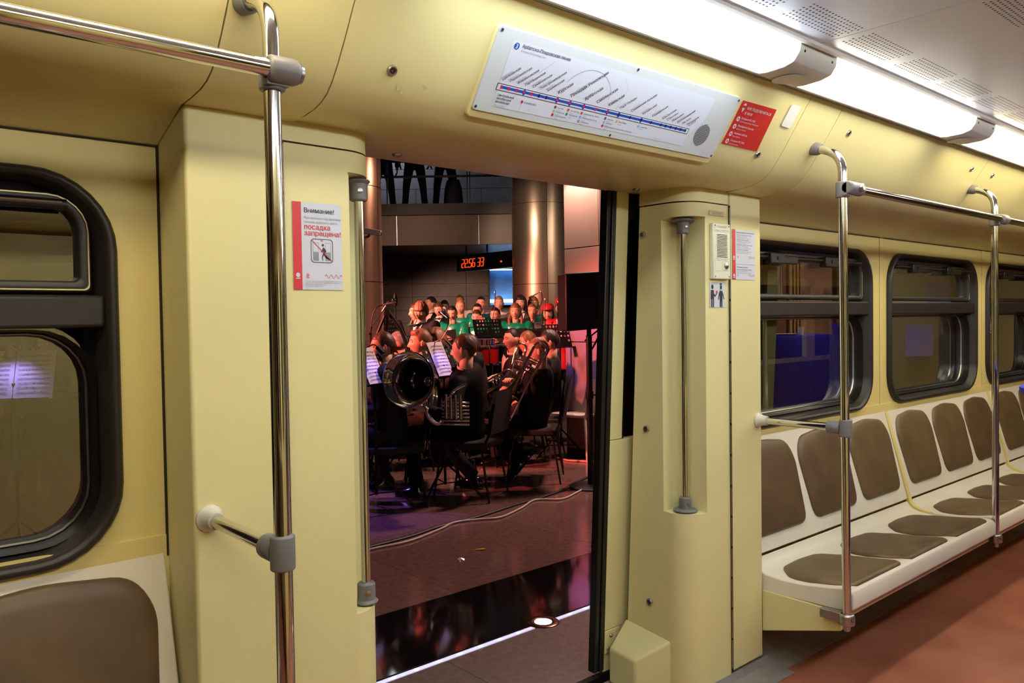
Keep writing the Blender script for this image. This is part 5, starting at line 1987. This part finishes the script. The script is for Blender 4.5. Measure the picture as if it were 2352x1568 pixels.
def tuba(c, axis, label):
    """c bell mouth centre; axis direction the bell opens to"""
    axis = nrm(axis)
    t = empty('tuba', tuple(c-np.array([0, 0, .35])), label=label, category='tuba')
    R = .205
    prof = [(R*.985, .006), (R*1.0, .003), (R*1.005, -.004), (R*.985, -.012), (R*.90, -.028), (R*.80, -.048), (R*.70, -.078), (R*.61, -.125), (R*.53, -.19), (R*.45, -.26), (R*.37, -.34), (R*.36, -.342), (R*.43, -.26), (R*.51, -.19), (R*.59, -.125), (R*.68, -.073), (R*.78, -.041), (R*.885, -.018), (R*.965, -.002), (R*.985, .006)]
    put(G().lathe(prof, c, axis, 48, cap=False), 'bell', BRASS, t, sharp=180)
    put(G().lathe([(.002, -.322), (R*.39, -.322), (R*.39, -.326), (.002, -.326)], c, axis, 24), 'bell_throat', BLK, t)
    b = c-axis*.34
    rt = nrm(np.cross(axis, [0, 0, 1.]))
    dn = np.array([0, 0, -1.])
    # bell tail bends down in front of the player, then the big bottom bow
    pts = fillet([b+axis*.02, b-axis*.08, b-axis*.08+dn*.14-rt*.02, b-axis*.0+dn*.27-rt*.04, b+axis*.03+dn*.30-rt*.12, b+dn*.16-rt*.20], .07, 8)
    put(G().tube(pts, list(np.linspace(.070, .030, len(pts))), 16), 'bottom_bow', BRASS, t, sharp=180)
    pts = fillet([c-axis*.16+dn*.14-rt*.05, c-axis*.20+dn*.28-rt*.07, c-axis*.24+dn*.33-rt*.13, c-axis*.28+dn*.22-rt*.17], .05, 8)
    put(G().tube(pts, .022, 12), 'branch_tube', BRASS, t, sharp=180)
    o = c-axis*.22-rt*.20+dn*.19
    for k in range(4):
        q = o-rt*(.038*k)
        put(G().tube([q+dn*.09, q-dn*.06], .016, 12), 'valve_casing', BRASS, t)
        put(G().tube([q-dn*.06, q-dn*.085], .006, 8).lathe([(.014, 0), (.014, .005)], q-dn*.085, (0, 0, 1), 12), 'valve_button', BRASS, t)
    for k in range(7):
        q = o+dn*(-.03+.027*k)
        put(G().tube(fillet([q-rt*.17, q+rt*.04, q+rt*.04-axis*.03, q-rt*.17-axis*.03], .012, 4), .0075, 8), 'slide_crook', BRASS, t, sharp=180)
    put(G().tube(fillet([o-dn*.03, o-dn*.12-rt*.06, o-dn*.16-rt*.14-axis*.03], .05), .009, 10), 'lead_pipe', BRASS, t)
    put(G().lathe([(.006, -.04), (.008, -.02), (.016, 0)], o-dn*.165-rt*.155-axis*.03, -rt, 12), 'mouthpiece', BRASS, t)
    return t


def trombone(a, b, side, up, label, L=.62, bell_r=.10):
    """held upright: a lower bow end, b upper bow; side/up vectors span the loops"""
    t = empty('trombone', tuple(np.minimum(a, b)), label=label, category='trombone', group='trombones of the band')
    d = nrm(b-a)
    side = nrm(side-d*np.dot(side, d))
    h = .045
    n2 = np.cross(d, side)
    # slide: long U
    put(G().tube(fillet([a+side*h, b*.45+a*.55+side*h], .01)[:], .0075, 10), 'outer_slide', BRASS, t)
    put(G().tube([b+side*h, b-side*h][:0] or circle(a, side, -d, h, 12, 0, math.pi), .0078, 10), 'slide_bow', BRASS, t, sharp=180)
    put(G().tube([a+side*h, b+side*h], .0068, 10), 'slide_tube', BRASS, t)
    put(G().tube([a-side*h, b-side*h], .0068, 10), 'slide_tube', BRASS, t)
    put(G().tube([a*.35+b*.65+side*h, a*.35+b*.65-side*h], .007, 8), 'brace', BRASS, t)
    put(G().tube([a*.20+b*.80+side*h, a*.20+b*.80-side*h], .007, 8), 'brace', BRASS, t)
    # tuning bow and bell
    q = b-side*h+n2*.06
    put(G().tube(circle(b+n2*.06, side, d, h*1.25, 14, 0, math.pi), .010, 10), 'tuning_bow', BRASS, t, sharp=180)
    put(G().tube([b+side*h*1.25+n2*.06, b-d*.30+side*h*1.25+n2*.06], .009, 10), 'neck_tube', BRASS, t)
    q0 = b-side*h*1.25+n2*.06
    pr = [(.010, 0), (.012, .12), (.016, .24), (.026, .34), (.048, .42), (bell_r*.72, .455), (bell_r, .475), (bell_r*.97, .477), (bell_r*.68, .456), (.044, .420), (.02, .34)]
    put(G().lathe(pr, q0, -d, 28, cap=False), 'bell', GOLD, t, sharp=180)
    put(G().tube([b+side*h*1.25+n2*.06-d*.10, q0-d*.10], .006, 8), 'bell_brace', BRASS, t)
    for k in range(3):
        put(G().tube(circle(b-d*(.10+.035*k)+n2*.06, side, n2, .028, 14), .0055, 8, closed=True), 'valve_loop', BRASS, t, sharp=180)
    return t
# ================================================================== the band
# tuba player
yw = math.atan2(.87, -.5)
B1 = np.array([4.06, 5.17, 0])
hd = at(1066, 803, 6.33)
chair_at(B1, yw, 'dark chair under the tuba player in the middle of the doorway')
wr = at(962, 935, 6.0)
person('tuba player in a black suit seated in profile in the doorway', B1, yw, hd, hair='short', hcol='brown', look=(.05, .05),
       arms={1: (loc(at(1040, 962, 6.02), B1, yw), loc(at(975, 938, 5.95), B1, yw), 1.0, (0, .5, .6)), -1: (loc(at(1010, 900, 6.6), B1, yw), loc(at(985, 905, 6.3), B1, yw), .8, (0, 0, 1))},
       legs={1: ((.43, .15, .53), (.40, .17, .085)), -1: ((.37, -.17, .49), (.06, -.27, .10))}, seat=.46)
tuba(at(938, 872, 5.78), -HD*.93-HR*.30+np.array([0, 0, .10]), 'silver tuba with its large dark bell facing the train')

# front trombonist and neighbours on the right
yw2 = facing(97)
B8 = at(1224, 1010, 7.25)
B8[2] = 0
chair_at(B8, yw2, 'dark chair of the front trombonist, right of the tuba player')
person('trombonist in black with short reddish hair, nearest to the loudspeaker pole', B8, yw2, at(1237, 806, 7.05), hair='crop', hcol='light', look=(.05, .12),
       arms={1: (loc(at(1222, 925, 6.9), B8, yw2), loc(at(1180, 905, 6.85), B8, yw2), 1.1, (0, .6, .4)), -1: (loc(at(1215, 920, 7.35), B8, yw2), loc(at(1180, 880, 7.1), B8, yw2), 1.1, (0, 0, 1))},
       legs={1: ((.36, .12, .44), (.16, .10, .18)), -1: ((.36, -.12, .44), (.12, -.10, .20))}, seat=.46, body_w=1.06)
trombone(at(1163, 955, 6.75), at(1240, 800, 6.85), HR, np.array([0, 0, 1.]), 'slanted silver trombone held by the front trombonist')
B9 = at(1236, 1000, 8.0)
B9[2] = 0
chair_at(B9, yw2, 'dark chair behind the front trombonist')
person('seated musician in black just behind the front trombonist, face hidden', B9, yw2, at(1262, 786, 7.75), hair='short', hcol='dark', look=(.1, .1), suit=SUITB)
B7 = at(1200, 1000, 8.75)
B7[2] = 0
chair_at(B7, yw2, 'dark chair of the rear trombonist, mostly hidden')
person('rear trombonist with brown hair between the two other trombone players', B7, yw2, at(1212, 786, 8.6), hair='short', hcol='light', look=(.1, .05), suit=SUITB,
       arms={1: (loc(at(1205, 900, 8.4), B7, yw2), loc(at(1196, 850, 8.3), B7, yw2), 1.1, (0, .6, .4)), -1: (loc(at(1200, 890, 8.8), B7, yw2), loc(at(1192, 860, 8.5), B7, yw2), 1.1, (0, 0, 1))})
trombone(at(1172, 930, 8.15), at(1197, 800, 8.2), HR, np.array([0, 0, 1.]), 'upright silver trombone with coiled valve tubing, left of the slanted one', bell_r=.09)
B6 = at(1188, 985, 8.95)
B6[2] = 0
yw6 = facing(78)
chair_at(B6, yw6, 'dark chair of the musician with the lowered trombone')
person('seated musician with short dark hair, a lowered trombone on his knees', B6, yw6, at(1177, 779, 8.62), hair='crop', hcol='dark', look=(.25, .05), suit=SUITB,
       arms={1: (loc(at(1162, 878, 8.35), B6, yw6), loc(at(1128, 871, 8.2), B6, yw6), 1., (0, .2, 1)), -1: (loc(at(1168, 870, 8.85), B6, yw6), loc(at(1142, 864, 8.5), B6, yw6), 1., (0, 0, 1))})
trombone(at(1119, 886, 8.05), at(1163, 861, 8.1), np.array([0, 0, 1.]), HR, 'lowered trombone pointing left across a musician\'s knees', bell_r=.085)
B10 = at(1098, 990, 8.1)
B10[2] = 0
yw10 = facing(105)
chair_at(B10, yw10, 'dark chair behind the tuba player')
person('musician in a dark suit sitting behind the tuba player, head mostly hidden', B10, yw10, at(1078, 796, 7.9), hair='short', hcol='dark', suit=SUITB)

# left musicians
yl = facing(82)
for lab, px, py, dep_, hr_, hc_, look, dd in (
        ('young musician with dark side-parted hair in profile at the left door post', 880, 797, 6.35, 'short', 'brown', (.15, .05), 0.),
        ('older grey-haired musician facing away behind the dark-haired one', 914, 789, 7.85, 'crop', 'grey', (-.5, .05), 0.),
        ('musician with quiffed hair in profile left of the tuba player', 966, 787, 7.05, 'quiff', 'light', (.1, 0), 0.),
        ('partly hidden musician with light brown hair between the two lit music stands', 1003, 780, 8.6, 'bob', 'light', (.5, .1), 0.)):
    h_ = at(px, py, dep_)
    b_ = h_.copy()+HR*.06
    b_[2] = 0
    yy = yl
    chair_at(b_, yy, 'dark chair of the '+' '.join(lab.split()[:6]))
    person(lab, b_, yy, h_, hair=hr_, hcol=hc_, look=look, suit=SUITB, k=1., skin=1 if 'older' in lab else 0, body_w=1.0,
           arms={1: (loc(h_+HR*.02-HD*.16+np.array([0, 0, -.48]), b_, yy), loc(h_-HR*.18-HD*.08+np.array([0, 0, -.50]), b_, yy), 1., (0, .3, 1)),
                 -1: (loc(h_+HR*.02+HD*.16+np.array([0, 0, -.48]), b_, yy), loc(h_-HR*.18+HD*.05+np.array([0, 0, -.46]), b_, yy), 1., (0, -.3, 1))})
# saxophone on a stand in front of them
p = onz(915, 1040)
T = empty('saxophone', tuple(p), label='dark saxophone standing low in front of the left musicians', category='saxophone')
q = p+np.array([0, 0, .12])
put(G().tube(fillet([q-HR*.04+np.array([0, 0, .32]), q-HR*.02+np.array([0, 0, .02]), q+HR*.03+np.array([0, 0, -.06]), q+HR*.10+np.array([0, 0, .02]), q+HR*.10+np.array([0, 0, .10])], .06, 6), list(np.linspace(.016, .05, 23)), 14), 'sax_body', GOLD, T, sharp=180)
put(G().lathe([(.05, 0), (.055, .03), (.075, .06), (.071, .06), (.045, .01)], q+HR*.10+np.array([0, 0, .08]), (.1, 0, 1), 20), 'sax_bell', GOLD, T)
for k in range(8):
    put(G().lathe([(.014, 0), (.014, .006)], q-HR*(.035-.002*k)-HD*.03+np.array([0, 0, .04+.03*k]), -HD, 10), 'key', BRASS, T)
put(G().tube([p, q+np.array([0, 0, .1])], .008, 8).tube([p-HR*.15, p+np.array([0, 0, .12])], .006, 6).tube([p+HR*.15, p+np.array([0, 0, .12])], .006, 6).tube([p-HD*.15, p+np.array([0, 0, .12])], .006, 6), 'sax_stand', BLACKM, T)

# ------------------------------------------------------------------ music stands
ys = math.atan2(-.87, .5)


def stand_px(px, py, dep_, *a, **kw):
    q = at(px, py, dep_)
    return music_stand(q[0], q[1], a[0], q[2], *a[1:], **kw)


stand_px(868, 884, 6.1, facing(-66), 'black music stand at the left door post with a lit blue page', sheet='blue lit sheet music beside the left door post', lit=1.2, tilt=.42)
stand_px(1026, 866, 6.45, facing(-62), 'black music stand between the tuba bell and the tuba player', sheet='blue lit sheet music in front of the tuba player', lit=1.2, tilt=.42)
stand_px(912, 782, 9.2, facing(-62), 'black perforated music stand behind the grey-haired musician', tilt=.35)
stand_px(936, 826, 7.9, facing(-55), 'black perforated music stand left of the quiffed musician', tilt=.35)
stand_px(1125, 776, 10.2, facing(-32), 'black perforated music stand in front of the choir, above the drums', tilt=.30)
stand_px(1290, 798, 8.3, facing(-30), 'black perforated music stand left of the loudspeaker pole', tilt=.25)
stand_px(28, 920, 4.7, facing(-12), 'music stand seen through the left car window', sheet='open sheet music lit violet, seen through the left car window', lit=2.2, tilt=.35, wide=True)
for px, py, dep_, lab in ((908, 705, 10.0, 'black music stand desk seen edge on, on a thin pole before the back wall'), (851, 705, 9.2, 'black music stand desk seen edge on at the left column, half hidden')):
    q = at(px, py, dep_)
    T = empty('edge_on_stand', (q[0], q[1], 0), label=lab, category='stage lamp', group='music stand desks seen edge on')  # leaf shape is a music stand desk seen edge on, no lamp
    a = at(px+1, 667, dep_)
    put(G().tube([(q[0], q[1], 0), tuple(q)], .009, 8), 'pole', BLACKM, T)
    put(G().rings([[q+HR*(wd*math.cos(t))+HD*(.03*math.sin(t))+np.array([0, 0, zz]) for t in np.arange(10)*math.pi/5] for wd, zz in ((.006, -.01), (.032, .04), (.034, .10), (.022, .14), (.003, .205))]), 'edge_on_desk', BLACKM, T)
    put(G().ell(q-HR*.022-HD*.02+np.array([0, 0, .08]), (.028, .028, .035), 10, 8), 'clip_body', BLACKM, T)
    put(G().obox(q-HD*.03+np.array([0, 0, .09]), HR*.010, HD*.002, np.array([0, 0, .005])), 'bright_clip', STEEL, T)
    put(G().lathe([(.15, 0), (.15, .015), (.02, .03)], (q[0], q[1], 0), n=20), 'foot', BLACKM, T)


# ------------------------------------------------------------------ microphones
def mic_stand(label, foot, pts, dep_, mic=True, r=.0058):
    P = [at(a, b, dep_) for a, b in pts]
    f = at(foot[0], foot[1], dep_)
    T = empty('microphone_stand', (f[0], f[1], 0), label=label, category='microphone', group='microphones on booms')
    put(G().tube([(f[0], f[1], 0), tuple(P[0])], r, 8), 'upright', BLACKM, T)
    put(G().tube(fillet(P, .05), r*.8, 8), 'boom', STEEL if mic == 'bright' else BLACKM, T)
    put(G().ell(P[0], (.016, .016, .016), 10, 8), 'joint_knob', BLACKM, T)
    d = nrm(P[-1]-P[-2])
    put(G().lathe([(.006, 0), (.009, .012), (.009, .07), (.012, .08), (.012, .11), (.006, .12)], P[-1], d, 14), 'microphone', STEEL, T)
    put(G().lathe([(.14, 0), (.14, .015), (.02, .03)], (f[0], f[1], 0), n=20), 'foot', BLACKM, T)


mic_stand('long boom microphone rising over the choir girls on the right', (1196, 800), [(1199, 785), (1247, 690), (1243, 668), (1236, 672)], 8.9, 'bright')
mic_stand('choir microphone on a vertical stand left of the blue panel', (1129, 760), [(1131, 735), (1137, 700), (1137, 688)], 10.5)
mic_stand('choir microphone in front of the red-capped singer', (1253, 760), [(1252, 735), (1252, 715), (1252, 704)], 10.5)
mic_stand('microphone beside the loudspeaker in front of the red-dressed singer', (1280, 780), [(1281, 750), (1281, 730), (1281, 715)], 9.5)
mic_stand('gooseneck microphone arching at the left door post', (850, 790), [(850, 765), (856, 720), (866, 703), (880, 700)], 7.4)
mic_stand('microphone on a slanted boom right of the left door post', (862, 800), [(852, 752), (873, 722), (877, 716)], 7.8)
mic_stand('small microphone on a slanted boom above the lit stands', (1005, 830), [(1008, 790), (1038, 738), (1032, 728)], 8.0, 'bright')
mic_stand('microphone at the right of the bow-tied boy', (1015, 830), [(1012, 800), (1032, 735), (1027, 731)], 8.6)
# black A-shaped keyboard stand at the left
T = empty('tripod_easel', tuple(onz(890, 1010)), label='black A-shaped easel stand above the left musicians', category='easel')
a = at(889, 712, 7.2)
put(G().tube([a, at(850, 805, 7.2)], .014, 8), 'easel_leg', BLACKM, T)
put(G().tube([a, at(920, 756, 7.2), at(960, 850, 7.2)], .017, 8), 'easel_leg', BLACKM, T)
put(G().tube([a, onz(889, 1010)], .012, 8), 'easel_leg', BLACKM, T)
put(G().obox(at(889, 718, 7.18), HR*.025, HD*.03, np.array([0, 0, .03])), 'easel_head', BLACKM, T, bevel=.005)

# ------------------------------------------------------------------ drums
DRUMR = mat('red_drum_shell', (206, 26, 24), .2, var=.06)
SKINW = mat('drum_skin', (222, 206, 190), .5)
for px, py, dep_, r_, hh, shell, lab in ((1120, 798, 9.3, .125, .19, DRUMR, 'red drum with chrome hoops below the perforated music stand'), (1113, 782, 9.8, .125, .19, CHROME, 'chrome drum behind and above the red drum'),
                                         (1160, 795, 9.6, .125, .17, SUIT, 'black drum with pale skin right of the red drum')):
    q = at(px, py, dep_)
    T = empty('drum', (q[0], q[1], 0), label=lab, category='drum', group='drums in the middle of the band')
    z = q[2]
    put(G().lathe([(r_*.96, z-hh), (r_, z-hh*.5), (r_*.97, z)], (q[0], q[1], 0), n=28), 'shell', shell, T)
    put(G().lathe([(r_*1.0, z-.002), (r_*1.05, z-.002), (r_*1.05, z+.02), (r_*1.0, z+.02)], (q[0], q[1], 0), n=28, cap=False), 'upper_hoop', CHROME, T)
    put(G().lathe([(r_*.98, z-hh-.01), (r_*1.03, z-hh-.01), (r_*1.03, z-hh+.012), (r_*.98, z-hh+.012)], (q[0], q[1], 0), n=28, cap=False), 'lower_hoop', CHROME, T)
    put(G().lathe([(r_*1.0, z+.008), (r_*.2, z+.010)], (q[0], q[1], 0), n=28), 'drum_skin', SKINW, T)
    for k in range(6):
        a_ = k*math.pi/3
        put(G().tube([(q[0]+r_*1.06*math.cos(a_), q[1]+r_*1.06*math.sin(a_), z+.01), (q[0]+r_*1.06*math.cos(a_), q[1]+r_*1.06*math.sin(a_), z-hh)], .006, 6), 'tension_rod', CHROME, T)
    put(G().tube([(q[0], q[1], 0), (q[0], q[1], z-hh+.01)], .02, 8), 'drum_post', BLACKM, T)
    put(G().lathe([(.22, 0), (.22, .012), (.03, .03)], (q[0], q[1], 0), n=20), 'drum_foot', BLACKM, T)

# ------------------------------------------------------------------ white chair by the pier
p = onz(1332, 1050)
T = empty('white_chair', (p[0], p[1], 0), facing(128), label='white plastic chair in front of the pier beside the speaker pole', category='chair')
WCH = mat('white_plastic_chair', (222, 204, 200), .3, var=.03)
put(G().prism(rrect(-.21, .23, -.22, .22, .06, 5), .44, .475, 'xy'), 'seat', WCH, T, bevel=.012, local=True)
put(G().grid(lambda u, v: (-.215-.06*v-.025*math.cos((u-.5)*2.6), (u-.5)*.42, .56+.27*v), 8, 4).grid(lambda u, v: (-.230-.06*v-.025*math.cos((u-.5)*2.6), (u-.5)*.42, .56+.27*v), 8, 4, flip=True), 'backrest', WCH, T, local=True)
for sx, sy in ((1, 1), (1, -1), (-1, 1), (-1, -1)):
    put(G().tube([(.19*sx, .19*sy, .45), (.23*sx, .21*sy, 0)], .015, 10), 'leg', WCH, T, local=True)
for sy in (1, -1):
    put(G().tube([(-.20, .19*sy, .45), (-.25, .19*sy, .66), (-.275, .19*sy, .83)], .014, 10), 'back_post', WCH, T, local=True)

# ------------------------------------------------------------------ the choir
CH = [
    # label, px, py, depth, k, outfit, hair, colour, facing, look
    ('dark-haired woman in the back row left, behind the bow-tied boy', 990, 698, 12.6, .98, 'dark', 'tied', 'dark', 25, (-.7, 0)),
    ('boy singer with closed eyes right of the bow-tied boy', 1009, 711, 11.8, .9, 'tux', 'short', 'brown', 25, (0, .25)),
    ('singer in black with a dark cap of hair at the back', 1021, 706, 13.0, .95, 'dark', 'short', 'black', 20, (.3, .1)),
    ('fair-haired singer at the back, half hidden by the fair girl in green', 1056, 693, 13.2, .95, 'white', 'tied', 'light', 15, (0, 0)),
    ('fair girl in a green blouse holding an open black folder', 1058, 706, 12.0, .95, 'green', 'tied', 'blond', 10, (0, .05)),
    ('dark-haired girl in green satin looking down, left of the fair girl', 1039, 719, 11.3, .9, 'green', 'tied', 'dark', 15, (.1, .35)),
    ('woman in teal in the back row above the perforated music stand', 1105, 698, 12.6, .97, 'teal', 'tied', 'dark', 10, (.1, 0)),
    ('girl with dark hair just below the woman in teal', 1097, 713, 12.0, .9, 'green', 'tied', 'dark', 15, (.1, .15)),
    ('girl in green with a raised hand behind the perforated music stand', 1095, 728, 11.3, .9, 'green', 'tied', 'brown', 15, (.1, .3)),
    ('short-haired singer in a white shirt in front of the blue lit panel', 1146, 697, 12.6, .97, 'white', 'short', 'grey', 5, (.1, 0)),
    ('girl with tied dark hair in green, below the singer in white', 1138, 724, 11.2, .92, 'green', 'tied', 'dark', 10, (-.2, .05)),
    ('woman with a dark bob and white shirt before the round column', 1196, 697, 12.4, .98, 'vest', 'bob', 'dark', 5, (-.1, 0)),
    ('girl with long brown braids in shiny green satin', 1184, 716, 11.2, .95, 'green', 'long', 'light', 3, (-.1, 0)),
    ('fair long-haired singer at the right end of the back row', 1225, 698, 12.6, .97, 'teal', 'long', 'light', 5, (0, .1)),
    ('girl in green with fair tied hair, right of the braided girl', 1222, 716, 11.3, .93, 'green', 'tied', 'light', 3, (.05, 0)),
    ('woman in a red cap and white blouse at the right of the choir', 1259, 720, 11.2, .95, 'vest', 'long', 'dark', 10, (0, .1)),
    ('singer in red with a red cap, half hidden by the loudspeaker', 1290, 708, 10.6, .95, 'red', 'short', 'dark', 10, (0, .05)),
]
for lab, px, py, dep_, k_, fit, hr_, hc_, fc, look in CH:
    h_ = at(px, py, dep_)
    b_ = h_.copy()
    b_[2] = 0
    yy = facing(fc)
    kk = k_
    hz_ = h_[2]
    am = {1: ((.10, .24, hz_-.46), (.26, .10, hz_-.36), .7, (0, .6, .6)), -1: ((.10, -.24, hz_-.46), (.26, -.10, hz_-.38), .7, (0, -.6, .6))}
    if 'raised hand' in lab:
        am[1] = ((.12, .24, hz_-.36), (.22, .16, hz_-.10), .2, (-1, 0, 0))
    o = person(lab, b_, yy, h_, seated=False, outfit=fit, hair=hr_, hcol=hc_, look=look, near=False, k=kk, arms=am, group='choir singers')
    if 'red cap' in lab:
        H_ = np.array([0, 0, hz_])
        hat = put(G().rings([[(rr*1.12*math.cos(t)-.004, rr*.93*math.sin(t), hz_+zz) for t in np.arange(20)*math.pi/10] for rr, zz in ((.094, .050), (.096, .075), (.088, .11), (.060, .138), (.02, .146))]), 'cap', REDC, o, local=True)
        put(G().rings([[(.06+.11*math.cos(t), .075*math.sin(t), hz_+zz) for t in np.arange(16)*math.pi/8] for zz in (.046, .056)]), 'cap_peak', REDC, hat, local=True)
    if fit == 'green' and 'raised' not in lab or fit in ('vest', 'white'):
        f = empty('song_folder', tuple(b_+np.array([0, 0, hz_-.42])), yy, label='black song folder of the '+' '.join(lab.split(',')[0].split()[:11]), category='folder', group='song folders of the choir')
        for sd in (1, -1):
            put(G().add([(.26, 0, .0), (.31, .17*sd, .02), (.36, .17*sd, .20), (.31, 0, .18), (.266, 0, -.004), (.316, .17*sd, .016), (.366, .17*sd, .196), (.316, 0, .176)],
                        [(0, 1, 2, 3), (7, 6, 5, 4), (0, 4, 5, 1), (1, 5, 6, 2), (2, 6, 7, 3), (3, 7, 4, 0)]), 'cover', FOLDER, f, local=True)
        put(G().add([(.262, .0, .022), (.305, .155, .04), (.347, .155, .19), (.305, 0, .172)], [(0, 1, 2, 3)]).add([(.262, .0, .022), (.305, -.155, .04), (.347, -.155, .19), (.305, 0, .172)], [(3, 2, 1, 0)]), 'pages', PAGE, f, local=True)
# bow-tied boy and the girl behind him
h_ = at(967, 716, 9.6)
b_ = h_.copy()+HR*.10
b_[2] = 0
yy = facing(32)
person('young man in a black dinner jacket and bow tie with a brown fringe', b_, yy, h_, seated=False, outfit='tux', hair='fringe', hcol='light', look=(.35, .25), near=True, k=1.0, suit=SUITB, shirt=True)
h_ = at(957, 717, 10.3)
b_ = h_.copy()-HR*.03
b_[2] = 0
person('girl in shiny green satin behind the bow-tied young man, only her arm showing', b_, facing(60), h_, seated=False, outfit='green', hair='long', hcol='brown', near=False, k=.98)

# violinists seen through the left window
for px, py, lab, hc in ((36, 797, 'violinist in dark clothes lit red, left of the two seen through the left window', 'brown'), (97, 788, 'violinist with dark hair, right of the two seen through the left window', 'dark')):
    h_ = at(px, py, 12.5)
    b_ = h_.copy()
    b_[2] = 0
    yy = facing(20)
    person(lab, b_, yy, h_, outfit='tux', hair='short', hcol=hc, look=(.2, .1), near=False, k=1.0, group='violinists',
           arms={1: ((.16, .26, h_[2]-.36), (.30, .24, h_[2]-.16), .9, (0, 0, -1)), -1: ((.10, -.30, h_[2]-.42), (.30, -.14, h_[2]-.20), .9, (0, 0, 1))})
    chair_at(b_, yy, 'dark chair of the violinist seen through the left window, '+('left' if px < 60 else 'right')+' one')
    T = empty('violin', tuple(h_+np.array([0, 0, -.2])), yy, label='violin of the '+('left' if px < 60 else 'right')+' violinist seen through the left car window', category='violin', group='violins')
    VB = mat('violin_wood', (140, 70, 34), .3, var=.15)
    put(G().ell((.20, .12, .05), (.115, .07, .02), 16, 8).ell((.30, .16, .05), (.09, .06, .02), 14, 8), 'violin_body', VB, T, local=True)
    put(G().tube([(.34, .18, .06), (.52, .27, .08)], .010, 8), 'violin_neck', VB, T, local=True)
    put(G().tube([(.30, -.14, .02), (.24, .30, .26)], .004, 6), 'bow', SHIRT, T, local=True)

# onlookers on the mezzanine, cut off by the lintel
for px, dep_, hgt, lab, hc in ((886, 15.2, 1.72, 'dark figure at the left end of the mezzanine beside the column', 'dark'), (958, 15.0, 1.80, 'dark figure standing with legs apart on the mezzanine', 'dark'), (1028, 15.0, 1.80, 'dark figure with a bag on the mezzanine above the clock', 'dark')):
    b_ = bg(px, dep_, 3.47)
    h_ = b_+np.array([0, 0, hgt-.12])
    person(lab, b_, facing(0), h_, seated=False, outfit='dark', hair='short', hcol=hc, near=False, k=1.02, group='onlookers on the mezzanine', shirt=False,
           legs={1: ((.02, .15, .5), (0, .19, .085)), -1: ((.02, -.15, .5), (0, -.19, .085))}, arms={1: ((-.02, .27, hgt-.62), (.03, .27, hgt-.88), .6, (0, 1, 0)), -1: ((-.02, -.27, hgt-.62), (.03, -.27, hgt-.88), .6, (0, -1, 0))})
q = bg(1046, 14.9, 3.62)
T = empty('hand_bag', tuple(q), label='dark hand bag hanging beside the mezzanine onlooker above the clock', category='bag')
put(G().rings([[q+HR*(a*math.cos(t))+HD*(.05*math.sin(t))+np.array([0, 0, zz]) for t in np.arange(14)*math.pi/7] for a, zz in ((.16, -.05), (.18, .0), (.16, .25), (.12, .40), (.10, .42))]), 'bag_body', FOLDER, T)
put(G().tube(fillet([q-HR*.06+np.array([0, 0, .40]), q-HR*.05+np.array([0, 0, .58]), q+HR*.05+np.array([0, 0, .58]), q+HR*.06+np.array([0, 0, .40])], .05), .010, 8), 'bag_strap', FOLDER, T)
bpy.data.objects.remove(_to)
